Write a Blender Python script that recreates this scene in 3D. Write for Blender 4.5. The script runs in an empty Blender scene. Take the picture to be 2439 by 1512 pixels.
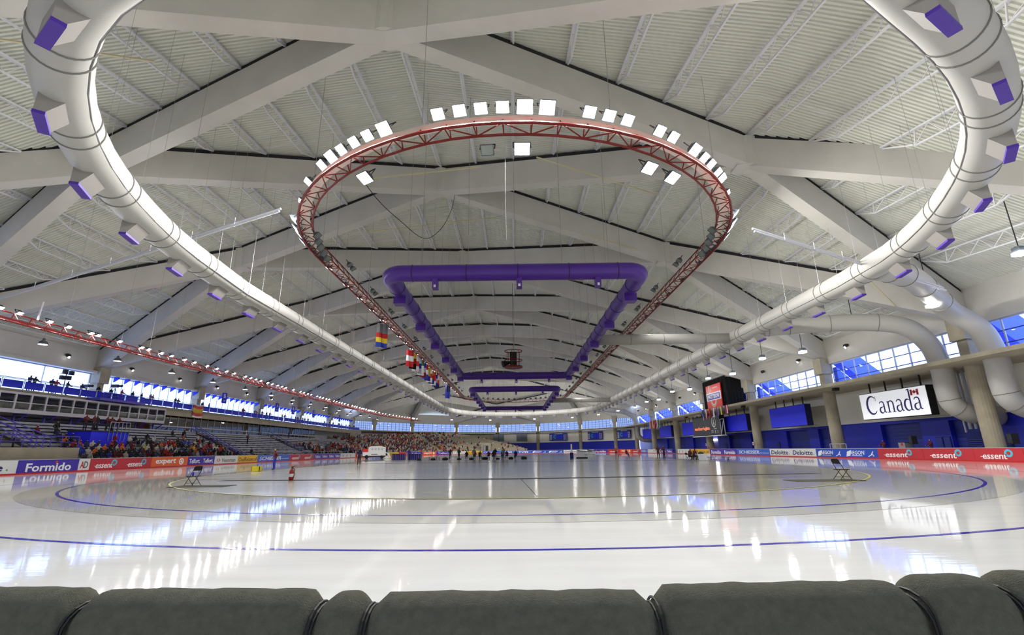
import bpy, math, random
from mathutils import Vector, Matrix
from math import sin, cos, pi, radians, sqrt, atan2, hypot
random.seed(7)
scene = bpy.context.scene
COL = scene.collection

# ------------------------------------------------------------------ camera
F_PX = 1139.15
cam_data = bpy.data.cameras.new('camera')
cam_data.sensor_fit = 'HORIZONTAL'
cam_data.sensor_width = 36.0
cam_data.lens = F_PX / 2439.0 * 36.0
cam_data.clip_end = 2000
cam_data.clip_start = 0.05
cam = bpy.data.objects.new('camera', cam_data)
COL.objects.link(cam)
_t, _ro, _ya = 0.2695, -0.0123, -0.0016
_F = Vector((sin(_ya) * cos(_t), cos(_ya) * cos(_t), sin(_t)))
_R = Vector((cos(_ya), -sin(_ya), 0))
_U = _R.cross(_F)
_R2 = _R * cos(_ro) + _U * sin(_ro)
_U2 = -_R * sin(_ro) + _U * cos(_ro)
M = Matrix((( _R2.x, _U2.x, -_F.x, -0.2145), (_R2.y, _U2.y, -_F.y, 0.0), (_R2.z, _U2.z, -_F.z, 1.482), (0, 0, 0, 1)))
cam.matrix_world = M
scene.camera = cam

# ------------------------------------------------------------------ world, exposure
world = bpy.data.worlds.new('sky')
scene.world = world
world.use_nodes = True
nt = world.node_tree
bg = nt.nodes['Background']
bg.inputs[0].default_value = (0.52, 0.64, 1.0, 1)
bg.inputs[1].default_value = SKY_STRENGTH = 4.0
scene.view_settings.view_transform = 'Standard'
scene.view_settings.look = 'None'
scene.view_settings.exposure = 0.0
scene.view_settings.gamma = 1.0
scene.view_settings.use_curve_mapping = False
cy = scene.cycles
cy.caustics_reflective = False
cy.caustics_refractive = False
cy.sample_clamp_indirect = 6.0
cy.max_bounces = 8
cy.diffuse_bounces = 5
cy.use_denoising = True
LAMP = 320.0            # radiance of a burning floodlight lens

# ------------------------------------------------------------------ materials
def lin(c):
    return tuple(((x / 255.0) / 12.92 if x / 255.0 <= 0.04045 else ((x / 255.0 + 0.055) / 1.055) ** 2.4) for x in c)
MATS = {}
def mat(name, rgb, rough=0.6, metal=0.0, noise=0.0, nscale=1.0, bump=0.0, bscale=20.0, spec=0.5, emit=None, estr=0.0, linear=False, stretch=None, coat=0.0):
    m = bpy.data.materials.new(name)
    m.use_nodes = True
    n = m.node_tree
    b = n.nodes['Principled BSDF']
    c = rgb if linear else lin(rgb)
    b.inputs['Base Color'].default_value = (*c, 1)
    b.inputs['Roughness'].default_value = rough
    b.inputs['Metallic'].default_value = metal
    b.inputs['Specular IOR Level'].default_value = spec
    if coat: b.inputs['Coat Weight'].default_value = coat; b.inputs['Coat Roughness'].default_value = 0.04
    if noise > 0 or bump > 0:
        tc = n.nodes.new('ShaderNodeTexCoord')
        mp = n.nodes.new('ShaderNodeMapping')
        n.links.new(tc.outputs['Object'], mp.inputs[0])
        if stretch: mp.inputs['Scale'].default_value = stretch
    if noise > 0:
        tx = n.nodes.new('ShaderNodeTexNoise')
        tx.inputs['Scale'].default_value = nscale
        tx.inputs['Detail'].default_value = 5
        n.links.new(mp.outputs[0], tx.inputs['Vector'])
        rp = n.nodes.new('ShaderNodeValToRGB')
        rp.color_ramp.elements[0].position = 0.3
        rp.color_ramp.elements[1].position = 0.7
        rp.color_ramp.elements[0].color = (*[x * (1 - noise) for x in c], 1)
        rp.color_ramp.elements[1].color = (*[min(1, x * (1 + noise)) for x in c], 1)
        n.links.new(tx.outputs['Fac'], rp.inputs[0])
        n.links.new(rp.outputs[0], b.inputs['Base Color'])
    if bump > 0:
        t2 = n.nodes.new('ShaderNodeTexNoise')
        t2.inputs['Scale'].default_value = bscale
        t2.inputs['Detail'].default_value = 3
        n.links.new(mp.outputs[0], t2.inputs['Vector'])
        bp = n.nodes.new('ShaderNodeBump')
        bp.inputs['Strength'].default_value = bump
        bp.inputs['Distance'].default_value = 0.02
        n.links.new(t2.outputs['Fac'], bp.inputs['Height'])
        n.links.new(bp.outputs[0], b.inputs['Normal'])
    if emit is not None:
        b.inputs['Emission Color'].default_value = (*emit, 1)
        b.inputs['Emission Strength'].default_value = estr
    MATS[name] = m
    return m
def objcolor_mat(name, rough=0.8):
    m = bpy.data.materials.new(name); m.use_nodes = True
    n = m.node_tree; b = n.nodes['Principled BSDF']
    oi = n.nodes.new('ShaderNodeObjectInfo')
    n.links.new(oi.outputs['Color'], b.inputs['Base Color'])
    b.inputs['Roughness'].default_value = rough
    MATS[name] = m
    return m
def glass_mat(name, tint, refl=0.06, rough=0.0):
    m = bpy.data.materials.new(name); m.use_nodes = True
    n = m.node_tree; n.nodes.clear()
    out = n.nodes.new('ShaderNodeOutputMaterial')
    mix = n.nodes.new('ShaderNodeMixShader'); mix.inputs[0].default_value = refl
    tr = n.nodes.new('ShaderNodeBsdfTransparent'); tr.inputs[0].default_value = (*tint, 1)
    gl = n.nodes.new('ShaderNodeBsdfGlossy'); gl.inputs['Roughness'].default_value = rough
    n.links.new(tr.outputs[0], mix.inputs[1]); n.links.new(gl.outputs[0], mix.inputs[2])
    n.links.new(mix.outputs[0], out.inputs[0])
    MATS[name] = m
    return m
mat('beam_concrete', (208, 205, 199), 0.85, noise=0.05, nscale=0.4)
mat('raw_concrete', (172, 163, 142), 0.85, noise=0.14, nscale=0.7)
mat('deck', (230, 231, 222), 0.6)
mat('deck_flat', (190, 191, 181), 0.6)
mat('joist', (226, 226, 230), 0.5)
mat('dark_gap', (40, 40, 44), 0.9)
mat('duct', (182, 180, 176), 0.45, bump=0.25, bscale=9.0, stretch=(0.3, 6.0, 1.0))
mat('duct_band', (120, 118, 114), 0.5)
mat('purple', (76, 36, 150), 0.33)
mat('purple_band', (40, 20, 78), 0.4)
mat('purple_grille', (74, 38, 160), 0.5)
mat('duct_box', (150, 146, 142), 0.6)
mat('truss_red', (126, 26, 22), 0.45)
mat('tray_white', (246, 243, 236), 0.6)
mat('black', (14, 14, 16), 0.6)
mat('dark_metal', (44, 46, 50), 0.45, metal=0.3)
mat('steel', (165, 165, 170), 0.4, metal=0.6)
mat('lamp_body', (92, 100, 108), 0.4, metal=0.4)
mat('lamp_glass_off', (176, 186, 190), 0.12, metal=0.6)
mat('lamp_lit', (255, 250, 240), 0.4, emit=(1.0, 0.98, 0.94), estr=LAMP)
mat('lamp_lit_side', (255, 250, 240), 0.4, emit=(1.0, 0.98, 0.94), estr=LAMP * 1.0)
mat('lamp_lit_left', (255, 250, 240), 0.4, emit=(1.0, 0.98, 0.94), estr=LAMP * 1.5)
mat('dim_lit', (255, 250, 240), 0.4, emit=(1.0, 0.97, 0.92), estr=9)
mat('small_lit', (255, 250, 240), 0.4, emit=(1.0, 0.97, 0.92), estr=85)
mat('ice_lane', (205, 205, 200), 0.045, spec=0.62, noise=0.05, nscale=0.25)
mat('line_blue', (58, 48, 178), 0.08, spec=0.6)
mat('line_yellow', (176, 170, 62), 0.3)
mat('blue_wall', (26, 40, 186), 0.5)
mat('blue_door', (28, 44, 140), 0.5)
mat('blue_recess', (12, 18, 78), 0.6)
mat('blue_screen', (34, 42, 244), 0.55)
mat('blue_rail', (84, 70, 190), 0.4)
mat('blue_panel', (22, 36, 210), 0.5)
mat('white_wall', (246, 244, 234), 0.8)
mat('pale_wall', (186, 186, 184), 0.8)
mat('white', (236, 236, 234), 0.5)
mat('sign_face', (236, 238, 244), 0.5, emit=(0.92, 0.95, 1.0), estr=0.45)
mat('frame_white', (196, 198, 208), 0.5)
mat('mullion_blue', (40, 62, 178), 0.5)
mat('board_red', (196, 44, 52), 0.35)
mat('board_red2', (222, 30, 36), 0.4)
mat('board_purple', (66, 44, 172), 0.35)
mat('board_white', (232, 232, 230), 0.35)
mat('board_orange', (238, 104, 34), 0.35)
mat('board_yellow', (240, 190, 34), 0.35)
mat('board_blue', (62, 104, 208), 0.35)
mat('board_aegon', (34, 78, 196), 0.35)
mat('board_grey', (178, 178, 172), 0.5)
mat('red_strip', (200, 28, 24), 0.35)
mat('txt_white', (250, 250, 250), 0.5)
mat('txt_navy', (44, 38, 110), 0.5)
mat('txt_red', (186, 32, 36), 0.5)
mat('txt_grey', (90, 90, 94), 0.5)
mat('txt_brown', (92, 60, 20), 0.5)
mat('txt_teal', (96, 190, 214), 0.5)
mat('txt_green', (60, 176, 60), 0.5)
mat('txt_star', (222, 72, 48), 0.5)
mat('txt_led', (255, 120, 70), 0.5, emit=(1.0, 0.28, 0.12), estr=0.9)
mat('pad_fabric', (90, 90, 78), 1.0, noise=0.12, nscale=30, bump=0.5, bscale=160, spec=0.15)
mat('bench', (172, 174, 182), 0.35, metal=0.2)
mat('stand_dark', (70, 68, 72), 0.85)
mat('box_grey', (196, 192, 200), 0.5)
mat('curtain', (10, 10, 12), 0.9)
mat('skin', (214, 164, 138), 0.6)
mat('trouser_dark', (30, 32, 44), 0.85)
mat('shoe', (22, 20, 20), 0.6)
mat('table_blue', (30, 34, 110), 0.8)
mat('cloth_white', (214, 216, 224), 0.8)
mat('yellow_plastic', (216, 196, 36), 0.45)
mat('red_plastic', (160, 24, 26), 0.4)
mat('rubber', (24, 24, 26), 0.8)
mat('wood_pipe', (214, 206, 168), 0.6)
mat('warm_interior', (150, 84, 62), 0.8, noise=0.5, nscale=2.0)
mat('score_blue', (36, 52, 168), 0.4)
mat('score_black', (52, 50, 50), 0.35)
mat('mat_dark', (64, 62, 52), 0.9)
for _n, _c in dict(red=(190, 34, 36), orange=(232, 110, 38), navy=(36, 40, 84), black=(26, 26, 30), cream=(214, 206, 190), maroon=(104, 30, 40), blue=(48, 66, 178), grey=(120, 122, 128), green=(52, 110, 72), lime=(200, 220, 60), yellow=(230, 200, 50), white=(230, 230, 232), gold=(196, 150, 60)).items():
    mat('cloth_' + _n, _c, 0.85) if 'cloth_' + _n not in MATS else None
    MATS['c_' + _n] = MATS['cloth_' + _n]
mat('buttress', (92, 110, 226), 0.8)  # grey concrete; the blue shade under the sky is put into this colour
objcolor_mat('jacket')
objcolor_mat('jacket2')
glass_mat('pane', (0.80, 0.88, 1.0), 0.03)
glass_mat('pane_blue', (0.40, 0.44, 0.50), 0.015)
glass_mat('box_glass', (0.64, 0.70, 0.68), 0.14)

def ice_material():
    m = bpy.data.materials.new('ice'); m.use_nodes = True
    n = m.node_tree; b = n.nodes['Principled BSDF']
    tc = n.nodes.new('ShaderNodeTexCoord')
    mp = n.nodes.new('ShaderNodeMapping'); mp.inputs['Scale'].default_value = (0.35, 2.2, 1)
    tx = n.nodes.new('ShaderNodeTexNoise'); tx.inputs['Scale'].default_value = 0.9; tx.inputs['Detail'].default_value = 7
    n.links.new(tc.outputs['Object'], mp.inputs[0]); n.links.new(mp.outputs[0], tx.inputs['Vector'])
    rp = n.nodes.new('ShaderNodeValToRGB')
    rp.color_ramp.elements[0].position = 0.3; rp.color_ramp.elements[0].color = (0.72, 0.72, 0.70, 1)
    rp.color_ramp.elements[1].position = 0.7; rp.color_ramp.elements[1].color = (0.80, 0.80, 0.78, 1)
    n.links.new(tx.outputs['Fac'], rp.inputs[0]); n.links.new(rp.outputs[0], b.inputs['Base Color'])
    rr = n.nodes.new('ShaderNodeMapRange'); rr.inputs[3].default_value = 0.025; rr.inputs[4].default_value = 0.07
    n.links.new(tx.outputs['Fac'], rr.inputs[0]); n.links.new(rr.outputs[0], b.inputs['Roughness'])
    b.inputs['IOR'].default_value = 1.33
    wv = n.nodes.new('ShaderNodeTexNoise'); wv.inputs['Scale'].default_value = 3.0; wv.inputs['Detail'].default_value = 4
    n.links.new(mp.outputs[0], wv.inputs['Vector'])
    bp = n.nodes.new('ShaderNodeBump'); bp.inputs['Strength'].default_value = 0.05; bp.inputs['Distance'].default_value = 0.02
    n.links.new(wv.outputs['Fac'], bp.inputs['Height']); n.links.new(bp.outputs[0], b.inputs['Normal'])
    MATS['ice'] = m
def infield_material():
    m = bpy.data.materials.new('infield'); m.use_nodes = True
    n = m.node_tree; b = n.nodes['Principled BSDF']
    tc = n.nodes.new('ShaderNodeTexCoord')
    mp = n.nodes.new('ShaderNodeMapping'); mp.inputs['Scale'].default_value = (0.10, 0.5, 1)
    tx = n.nodes.new('ShaderNodeTexNoise'); tx.inputs['Scale'].default_value = 1.0; tx.inputs['Detail'].default_value = 6
    n.links.new(tc.outputs['Object'], mp.inputs[0]); n.links.new(mp.outputs[0], tx.inputs['Vector'])
    rp = n.nodes.new('ShaderNodeValToRGB')
    rp.color_ramp.elements[0].position = 0.25; rp.color_ramp.elements[0].color = (0.28, 0.268, 0.19, 1)
    rp.color_ramp.elements[1].position = 0.75; rp.color_ramp.elements[1].color = (0.42, 0.405, 0.315, 1)
    n.links.new(tx.outputs['Fac'], rp.inputs[0]); n.links.new(rp.outputs[0], b.inputs['Base Color'])
    rr = n.nodes.new('ShaderNodeMapRange'); rr.inputs[3].default_value = 0.09; rr.inputs[4].default_value = 0.22
    n.links.new(tx.outputs['Fac'], rr.inputs[0]); n.links.new(rr.outputs[0], b.inputs['Roughness'])
    wv = n.nodes.new('ShaderNodeTexNoise'); wv.inputs['Scale'].default_value = 2.0; wv.inputs['Detail'].default_value = 3
    n.links.new(mp.outputs[0], wv.inputs['Vector'])
    bp = n.nodes.new('ShaderNodeBump'); bp.inputs['Strength'].default_value = 0.10; bp.inputs['Distance'].default_value = 0.02
    n.links.new(wv.outputs['Fac'], bp.inputs['Height']); n.links.new(bp.outputs[0], b.inputs['Normal'])
    MATS['infield'] = m
ice_material(); infield_material()

# ------------------------------------------------------------------ mesh helpers
class MB:
    """collects faces; build() links them as one mesh object"""
    def __init__(s): s.v = []; s.f = []; s.m = []; s.cur = 0
    def face(s, pts):
        i = len(s.v); s.v.extend([tuple(p) for p in pts]); s.f.append(tuple(range(i, i + len(pts)))); s.m.append(s.cur)
    def box(s, x0, x1, y0, y1, z0, z1):
        i = len(s.v)
        s.v += [(x0, y0, z0), (x1, y0, z0), (x1, y1, z0), (x0, y1, z0), (x0, y0, z1), (x1, y0, z1), (x1, y1, z1), (x0, y1, z1)]
        for q in ((0, 3, 2, 1), (4, 5, 6, 7), (0, 1, 5, 4), (1, 2, 6, 5), (2, 3, 7, 6), (3, 0, 4, 7)):
            s.f.append(tuple(i + a for a in q)); s.m.append(s.cur)
    def bar(s, a, b, w, h, up=(0, 0, 1), z0=None):
        """rectangular bar from a to b, width w across, h along up; axis centred"""
        a = Vector(a); b = Vector(b); d = (b - a).normalized(); u = Vector(up)
        r = d.cross(u)
        if r.length < 1e-4: r = d.cross(Vector((1, 0, 0)))
        r.normalize(); u = r.cross(d)
        i = len(s.v)
        for p in (a, b):
            for x, y in ((-1, -1), (1, -1), (1, 1), (-1, 1)):
                s.v.append(tuple(p + r * (x * w / 2) + u * (y * h / 2)))
        for q in ((3, 2, 1, 0), (4, 5, 6, 7), (0, 1, 5, 4), (1, 2, 6, 5), (2, 3, 7, 6), (3, 0, 4, 7)):
            s.f.append(tuple(i + a_ for a_ in q)); s.m.append(s.cur)
    def beam(s, a, b, w, h):
        """vertical-sided beam whose bottom centre line runs a -> b"""
        a = Vector(a); b = Vector(b); d = Vector((b.x - a.x, b.y - a.y, 0)).normalized(); r = Vector((d.y, -d.x, 0)) * (w / 2)
        i = len(s.v)
        for p in (a, b):
            for x, z in ((-1, 0), (1, 0), (1, h), (-1, h)):
                s.v.append((p.x + r.x * x, p.y + r.y * x, p.z + z))
        for q in ((3, 2, 1, 0), (4, 5, 6, 7), (0, 1, 5, 4), (1, 2, 6, 5), (2, 3, 7, 6), (3, 0, 4, 7)):
            s.f.append(tuple(i + a_ for a_ in q)); s.m.append(s.cur)
    def tube(s, pts, r, n=8, closed=False, cap=True):
        pts = [Vector(p) for p in pts]; N = len(pts); i0 = len(s.v)
        prev = None
        rr = r if isinstance(r, (list, tuple)) else [r] * N
        for k, p in enumerate(pts):
            if closed: d = pts[(k + 1) % N] - pts[k - 1]
            else: d = pts[min(k + 1, N - 1)] - pts[max(k - 1, 0)]
            d.normalize()
            if prev is None:
                a = Vector((0, 0, 1)) if abs(d.z) < 0.9 else Vector((1, 0, 0))
                x = d.cross(a).normalized()
            else:
                x = (prev - d * prev.dot(d)).normalized()
            prev = x; y = d.cross(x)
            for j in range(n):
                t = 2 * pi * j / n
                s.v.append(tuple(p + (x * cos(t) + y * sin(t)) * rr[k]))
        K = N if closed else N - 1
        for k in range(K):
            for j in range(n):
                a = i0 + k * n + j; b = i0 + k * n + (j + 1) % n
                c = i0 + ((k + 1) % N) * n + (j + 1) % n; d_ = i0 + ((k + 1) % N) * n + j
                s.f.append((a, b, c, d_)); s.m.append(s.cur)
        if cap and not closed:
            s.f.append(tuple(i0 + j for j in range(n))[::-1]); s.m.append(s.cur)
            s.f.append(tuple(i0 + (N - 1) * n + j for j in range(n))); s.m.append(s.cur)
    def ring(s, c, d, R, r, n=24, k=6):
        """torus of radius R about axis d"""
        d = Vector(d).normalized(); a = Vector((0, 0, 1)) if abs(d.z) < 0.9 else Vector((1, 0, 0))
        x = d.cross(a).normalized(); y = d.cross(x); c = Vector(c)
        s.tube([c + (x * cos(2 * pi * i / n) + y * sin(2 * pi * i / n)) * R for i in range(n)], r, k, closed=True)
    def lathe(s, prof, n=20, c=(0, 0, 0)):
        i0 = len(s.v)
        for (r, z) in prof:
            for j in range(n):
                t = 2 * pi * j / n; s.v.append((c[0] + r * cos(t), c[1] + r * sin(t), c[2] + z))
        for k in range(len(prof) - 1):
            for j in range(n):
                s.f.append((i0 + k * n + j, i0 + k * n + (j + 1) % n, i0 + (k + 1) * n + (j + 1) % n, i0 + (k + 1) * n + j)); s.m.append(s.cur)
        s.f.append(tuple(i0 + j for j in range(n))[::-1]); s.m.append(s.cur)
        s.f.append(tuple(i0 + (len(prof) - 1) * n + j for j in range(n))); s.m.append(s.cur)
    def prism(s, poly, o, ux, uy, un, th):
        """polygon (2-D) on the plane o, ux, uy; thickness th along un"""
        o = Vector(o); ux = Vector(ux); uy = Vector(uy); un = Vector(un); n = len(poly); i = len(s.v)
        for t in (0, th):
            for (a, b) in poly: s.v.append(tuple(o + ux * a + uy * b + un * t))
        s.f.append(tuple(i + k for k in range(n))[::-1]); s.m.append(s.cur)
        s.f.append(tuple(i + n + k for k in range(n))); s.m.append(s.cur)
        for k in range(n):
            s.f.append((i + k, i + (k + 1) % n, i + n + (k + 1) % n, i + n + k)); s.m.append(s.cur)
    def mesh(s, name, mats, smooth=False):
        me = bpy.data.meshes.new(name)
        me.from_pydata(s.v, [], s.f)
        for m in mats: me.materials.append(MATS[m] if isinstance(m, str) else m)
        if len(mats) > 1: me.polygons.foreach_set('material_index', s.m)
        if smooth: me.polygons.foreach_set('use_smooth', [True] * len(s.f))
        me.update()
        return me
    def build(s, name, mats, parent=None, smooth=False):
        if isinstance(mats, str): mats = [mats]
        return link(name, s.mesh(name, mats, smooth), parent)
def link(name, data, parent=None, mw=None):
    o = bpy.data.objects.new(name, data)
    COL.objects.link(o)
    if parent is not None: o.parent = parent
    if mw is not None: o.matrix_local = mw
    return o
def empty(name, loc=(0, 0, 0), rz=0.0):
    o = bpy.data.objects.new(name, None); COL.objects.link(o)
    o.location = loc; o.rotation_euler = (0, 0, rz); o.empty_display_size = 0.3
    return o
def tag(o, label, cat, group=None, kind=None):
    o['label'] = label; o['category'] = cat
    if group: o['group'] = group
    if kind: o['kind'] = kind
    return o
def struct(o): o['kind'] = 'structure'; return o
def frame(o, ux, uy):
    """matrix with local x = ux, local y = uy, z = ux x uy, origin o"""
    ux = Vector(ux).normalized(); uy = Vector(uy).normalized(); uz = ux.cross(uy)
    return Matrix(((ux.x, uy.x, uz.x, o[0]), (ux.y, uy.y, uz.y, o[1]), (ux.z, uy.z, uz.z, o[2]), (0, 0, 0, 1)))
_textcache = {}
def text_mesh(s, size=1.0, width=None, bold=0.0, shear=0.0, th=0.006, material='txt_white'):
    """built-in font lettering as a mesh, centred on its origin in local x, y"""
    cu = bpy.data.curves.new('lettering', 'FONT')
    cu.body = s; cu.size = size; cu.offset = bold * size * 0.5; cu.shear = shear; cu.extrude = th; cu.resolution_u = 2
    cu.align_x = 'LEFT'
    ob = bpy.data.objects.new('lettering', cu); COL.objects.link(ob)
    dg = bpy.context.evaluated_depsgraph_get(); dg.update()
    me = bpy.data.meshes.new_from_object(ob.evaluated_get(dg))
    bpy.data.objects.remove(ob); bpy.data.curves.remove(cu)
    xs = [v.co.x for v in me.vertices]; ys = [v.co.y for v in me.vertices]
    if xs:
        w = max(xs) - min(xs); sx = (width / w) if width else 1.0
        cx = (max(xs) + min(xs)) / 2; cyy = (max(ys) + min(ys)) / 2
        for v in me.vertices: v.co.x = (v.co.x - cx) * sx; v.co.y -= cyy
    me.materials.clear(); me.materials.append(MATS[material]); me.name = 'lettering'
    return me
def copy_tree(o, parent=None):
    c = o.copy(); COL.objects.link(c); c.parent = parent
    for ch in list(o.children):
        copy_tree(ch, c)
    return c
# ------------------------------------------------------------------ the hall: key dimensions (metres)
XM, HALF, MID = -7.7, 51.8, 26.9          # roof ridge, half span, middle nodes
XR, XL = XM + HALF, XM - HALF             # column lines
BAY, Y0 = 22.0, 45.6
YC0, YC1 = 37.0, 150.6                    # centres of the two track curves
SPRING = 13.1
def yk(k): return Y0 + BAY * k
def zb(dx):
    dx = abs(dx)
    if dx <= MID: return 27.9 + (23.9 - 27.9) * dx / MID
    return 23.9 + (SPRING - 23.9) * (dx - MID) / (HALF - MID)
def drop(y): return 0.0037 * (y - 160.0) ** 2 if y > 160 else 0.0047 * (45.0 - y) ** 2 if y < 45 else 0.0
def zbot(dx, y): return zb(dx) - drop(y)
def dxmax(y):
    d = drop(y)
    if d <= 0: return HALF
    if d >= 14.75: return 0.05
    lo, hi = 0.0, HALF
    for _ in range(40):
        m = (lo + hi) / 2
        if zb(m) - d > SPRING: lo = m
        else: hi = m
    return lo
def stad(R, cx=0.0, y0=YC0, y1=YC1, n=48):
    p = []
    for i in range(n + 1):
        a = -pi / 2 - pi / 2 + pi * i / n      # from left (-x) round the near end to right (+x)
        p.append((cx + R * cos(a), y0 + R * sin(a)))
    for i in range(n + 1):
        a = pi * i / n
        p.append((cx + R * cos(a), y1 + R * sin(a)))
    return p
def ribbon(mb, Ra, Rb, z, **kw):
    a = stad(Ra, **kw); b = stad(Rb, **kw); N = len(a)
    for i in range(N):
        j = (i + 1) % N
        mb.face([(*a[i], z), (*b[i], z), (*b[j], z), (*a[j], z)])

# ------------------------------------------------------------------ floors
mb = MB(); mb.box(-62, 50, -24, 232, -0.5, -0.03)
fl = struct(mb.build('floor', 'raw_concrete'))
mb = MB(); mb.face([(x, y, 0.0) for x, y in stad(40.2, n=64)])
struct(mb.build('floor_ice', 'ice'))
mb = MB(); ribbon(mb, 21.1, 26.2, 0.004, n=96)
struct(mb.build('floor_warm_up_lane', 'ice_lane'))
mb = MB(); mb.face([(x, y, 0.012) for x, y in stad(21.1, n=96)])
inf = struct(mb.build('floor_infield', 'infield'))
mb = MB()
for a, b in (((-16.5, 27.9, .014), (0.0, 26.25, .014)), ((0.0, 26.25, .014), (16.5, 27.9, .014)), ((0.1, 26.2, .014), (0.5, 16.5, .014)), ((-20.9, 62, .014), (20.9, 62, .014))):
    d = (Vector(b) - Vector(a)).normalized(); r = Vector((d.y, -d.x, 0)) * (0.40 if a[1] > 26.22 or a[1] == 26.25 else 0.012)
    mb.face([Vector(a) - r, Vector(a) + r, Vector(b) + r, Vector(b) - r])
mb.build('floor_joint', 'dark_gap', inf)
for nm, R, w, m, z in (('trim_1', 25.0, 0.055, 'line_blue', 0.008), ('trim_2', 29.0, 0.055, 'line_blue', 0.004), ('trim_3', 21.1, 0.05, 'line_yellow', 0.016)):
    mb = MB(); ribbon(mb, R - w, R + w, z, n=96)
    struct(mb.build(nm, m))

# ------------------------------------------------------------------ roof: ribbed deck, concrete lattice, open-web joists
BD, DECK_UP = 2.6, 3.05
def deck_rows():
    rows = []; y = -17.0; P = 0.31
    while y < 96:
        rows += [(y, 0.0), (y + P * .46, 0.0), (y + P * .5, 0.13), (y + P * .96, 0.13)]; y += P
    while y < 222.6:
        rows.append((y, 0.06)); y += 2.2
    rows.append((222.6, 0.06))
    return rows
FR = [-1.0, -.9, -.76, -.62, -MID / HALF, -.4, -.27, -.13, 0, .13, .27, .4, MID / HALF, .62, .76, .9, 1.0]
mb = MB(); rows = deck_rows(); nF = len(FR)
for (y, h) in rows:
    w = dxmax(y) + 0.35
    full = w > HALF - .2
    for t in FR:
        dx = t * w
        mb.v.append((XM + dx, y, zbot(dx, y) + DECK_UP + h))
for i in range(len(rows) - 1):
    for j in range(nF - 1):
        a = i * nF + j
        mb.f.append((a, a + nF, a + nF + 1, a + 1)); mb.m.append(0)
deck = struct(mb.build('ceiling', 'deck'))

RIDGE = {k: yk(k) for k in range(-1, 7)}
RIDGE[7] = 212.0; RIDGE[-2] = -7.0
MIDY = {k + .5: yk(k + .5) for k in range(-1, 7)}
MIDY[-1.5] = 14.0
ECOL = [(18.0, 217.0), (35.0, 204.0), (46.0, 187.0)]
NCOL = [(18.0, -12.0), (35.0, 1.0), (46.0, 15.0)]
segs = []
for k in RIDGE:
    for h in (-.5, .5):
        q = k + h
        if q in MIDY:
            for s in (-1, 1): segs.append(((0, RIDGE[k]), (s * MID, MIDY[q])))
for q in MIDY:
    for h in (-.5, .5):
        k = q + h
        if -1 <= k <= 6:
            for s in (-1, 1): segs.append(((s * MID, MIDY[q]), (s * HALF, yk(k))))
for s in (-1, 1):
    segs += [((0, 212.0), (s * 18.0, 217.0)), ((s * MID, MIDY[6.5]), (s * 35.0, 204.0)), ((s * MID, MIDY[6.5]), (s * 46.0, 187.0))]
    segs += [((0, -7.0), (s * 18.0, -12.0)), ((s * MID, 14.0), (s * 35.0, 1.0)), ((s * MID, 14.0), (s * 46.0, 15.0))]
def P3(n):
    dx, y = n
    z = zbot(dx, y)
    if abs(dx) > 46.5 or n in [(s * a, b) for s in (-1, 1) for a, b in ECOL + NCOL]: z = SPRING
    return Vector((XM + dx, y, z))
for a, b in segs:
    pa, pb = P3(a), P3(b); d = (pb - pa).normalized()
    mb = MB(); mb.beam(pa - d * .25, pb + d * .25, 1.15, BD)
    o = mb.build('roof_beam', 'beam_concrete', deck)
    mb = MB(); Z = Vector((0, 0, BD)); mb.beam(pa + Z, pb + Z, 1.0, DECK_UP - BD - .06); mb.build('gap_shade_strip', 'dark_gap', o)  # dark strip stands in for the shade in the gap above the beam
# node blocks under the crossings
for dx, y in [(0, RIDGE[k]) for k in RIDGE if k >= -1] + [(s * MID, MIDY[q]) for q in MIDY for s in (-1, 1)]:
    p = P3((dx, y)); mb = MB()
    pts = [(1.15, .55), (.2, .9), (-.2, .9), (-1.15, .55), (-1.15, -.55), (-.2, -.9), (.2, -.9), (1.15, -.55)]
    mb.prism(pts, (p.x, p.y, p.z - .02), (1, 0, 0), (0, 1, 0), (0, 0, 1), BD)
    mb.build('roof_node', 'beam_concrete', deck)

_jm = {}
def joist_mesh(L):
    key = round(L, 2)
    if key in _jm: return _jm[key]
    m = MB(); h = L / 2; D = min(1.15, 0.085 * L + .12); a = min(3.0, L * .24)
    m.bar((0, -h, -.07), (0, h, -.07), .24, .12)
    pts = [(-h, -.12), (-h + a, -D), (h - a, -D), (h, -.12)]
    for (y0, z0), (y1, z1) in zip(pts, pts[1:]): m.bar((.06, y0, z0), (.06, y1, z1), .13, .1)
    n = max(2, int((L - 2 * a) / 2.0)); ys = [-h + a + (L - 2 * a) * i / n for i in range(n + 1)]
    m.bar((0, ys[0], -D), (0, ys[0], -.1), .07, .07); m.bar((0, ys[-1], -D), (0, ys[-1], -.1), .07, .07)
    for i in range(n):
        ym = (ys[i] + ys[i + 1]) / 2
        m.bar((0, ys[i], -D), (0, ym, -.1), .045, .045); m.bar((0, ym, -.1), (0, ys[i + 1], -D), .045, .045)
    m.bar((0, -h + a, -D), (0, -h + a * .4, -.1), .045, .045); m.bar((0, h - a, -D), (0, h - a * .4, -.1), .045, .045)
    _jm[key] = m.mesh('joist', ['joist'])
    return _jm[key]
jl = []
for i in range(-13, 14):
    dx = i * 3.85; ad = abs(dx); X = XM + dx
    if ad <= MID: s = ad / MID; cs = [yk(k) for k in range(-2, 8)]
    else: s = (ad - MID) / (HALF - MID); cs = [yk(k + .5) for k in range(-2, 7)]
    ev = sorted([c - 11 * s for c in cs] + [c + 11 * s for c in cs])
    ev = sorted(set(round(e, 2) for e in ev))
    for a, b in zip(ev, ev[1:]):
        if b - a < 2.6 or a < 4 or b > 200: continue
        if dxmax(a) < ad + .5 or dxmax(b) < ad + .5: continue
        jl.append((a, b, dx))
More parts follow.
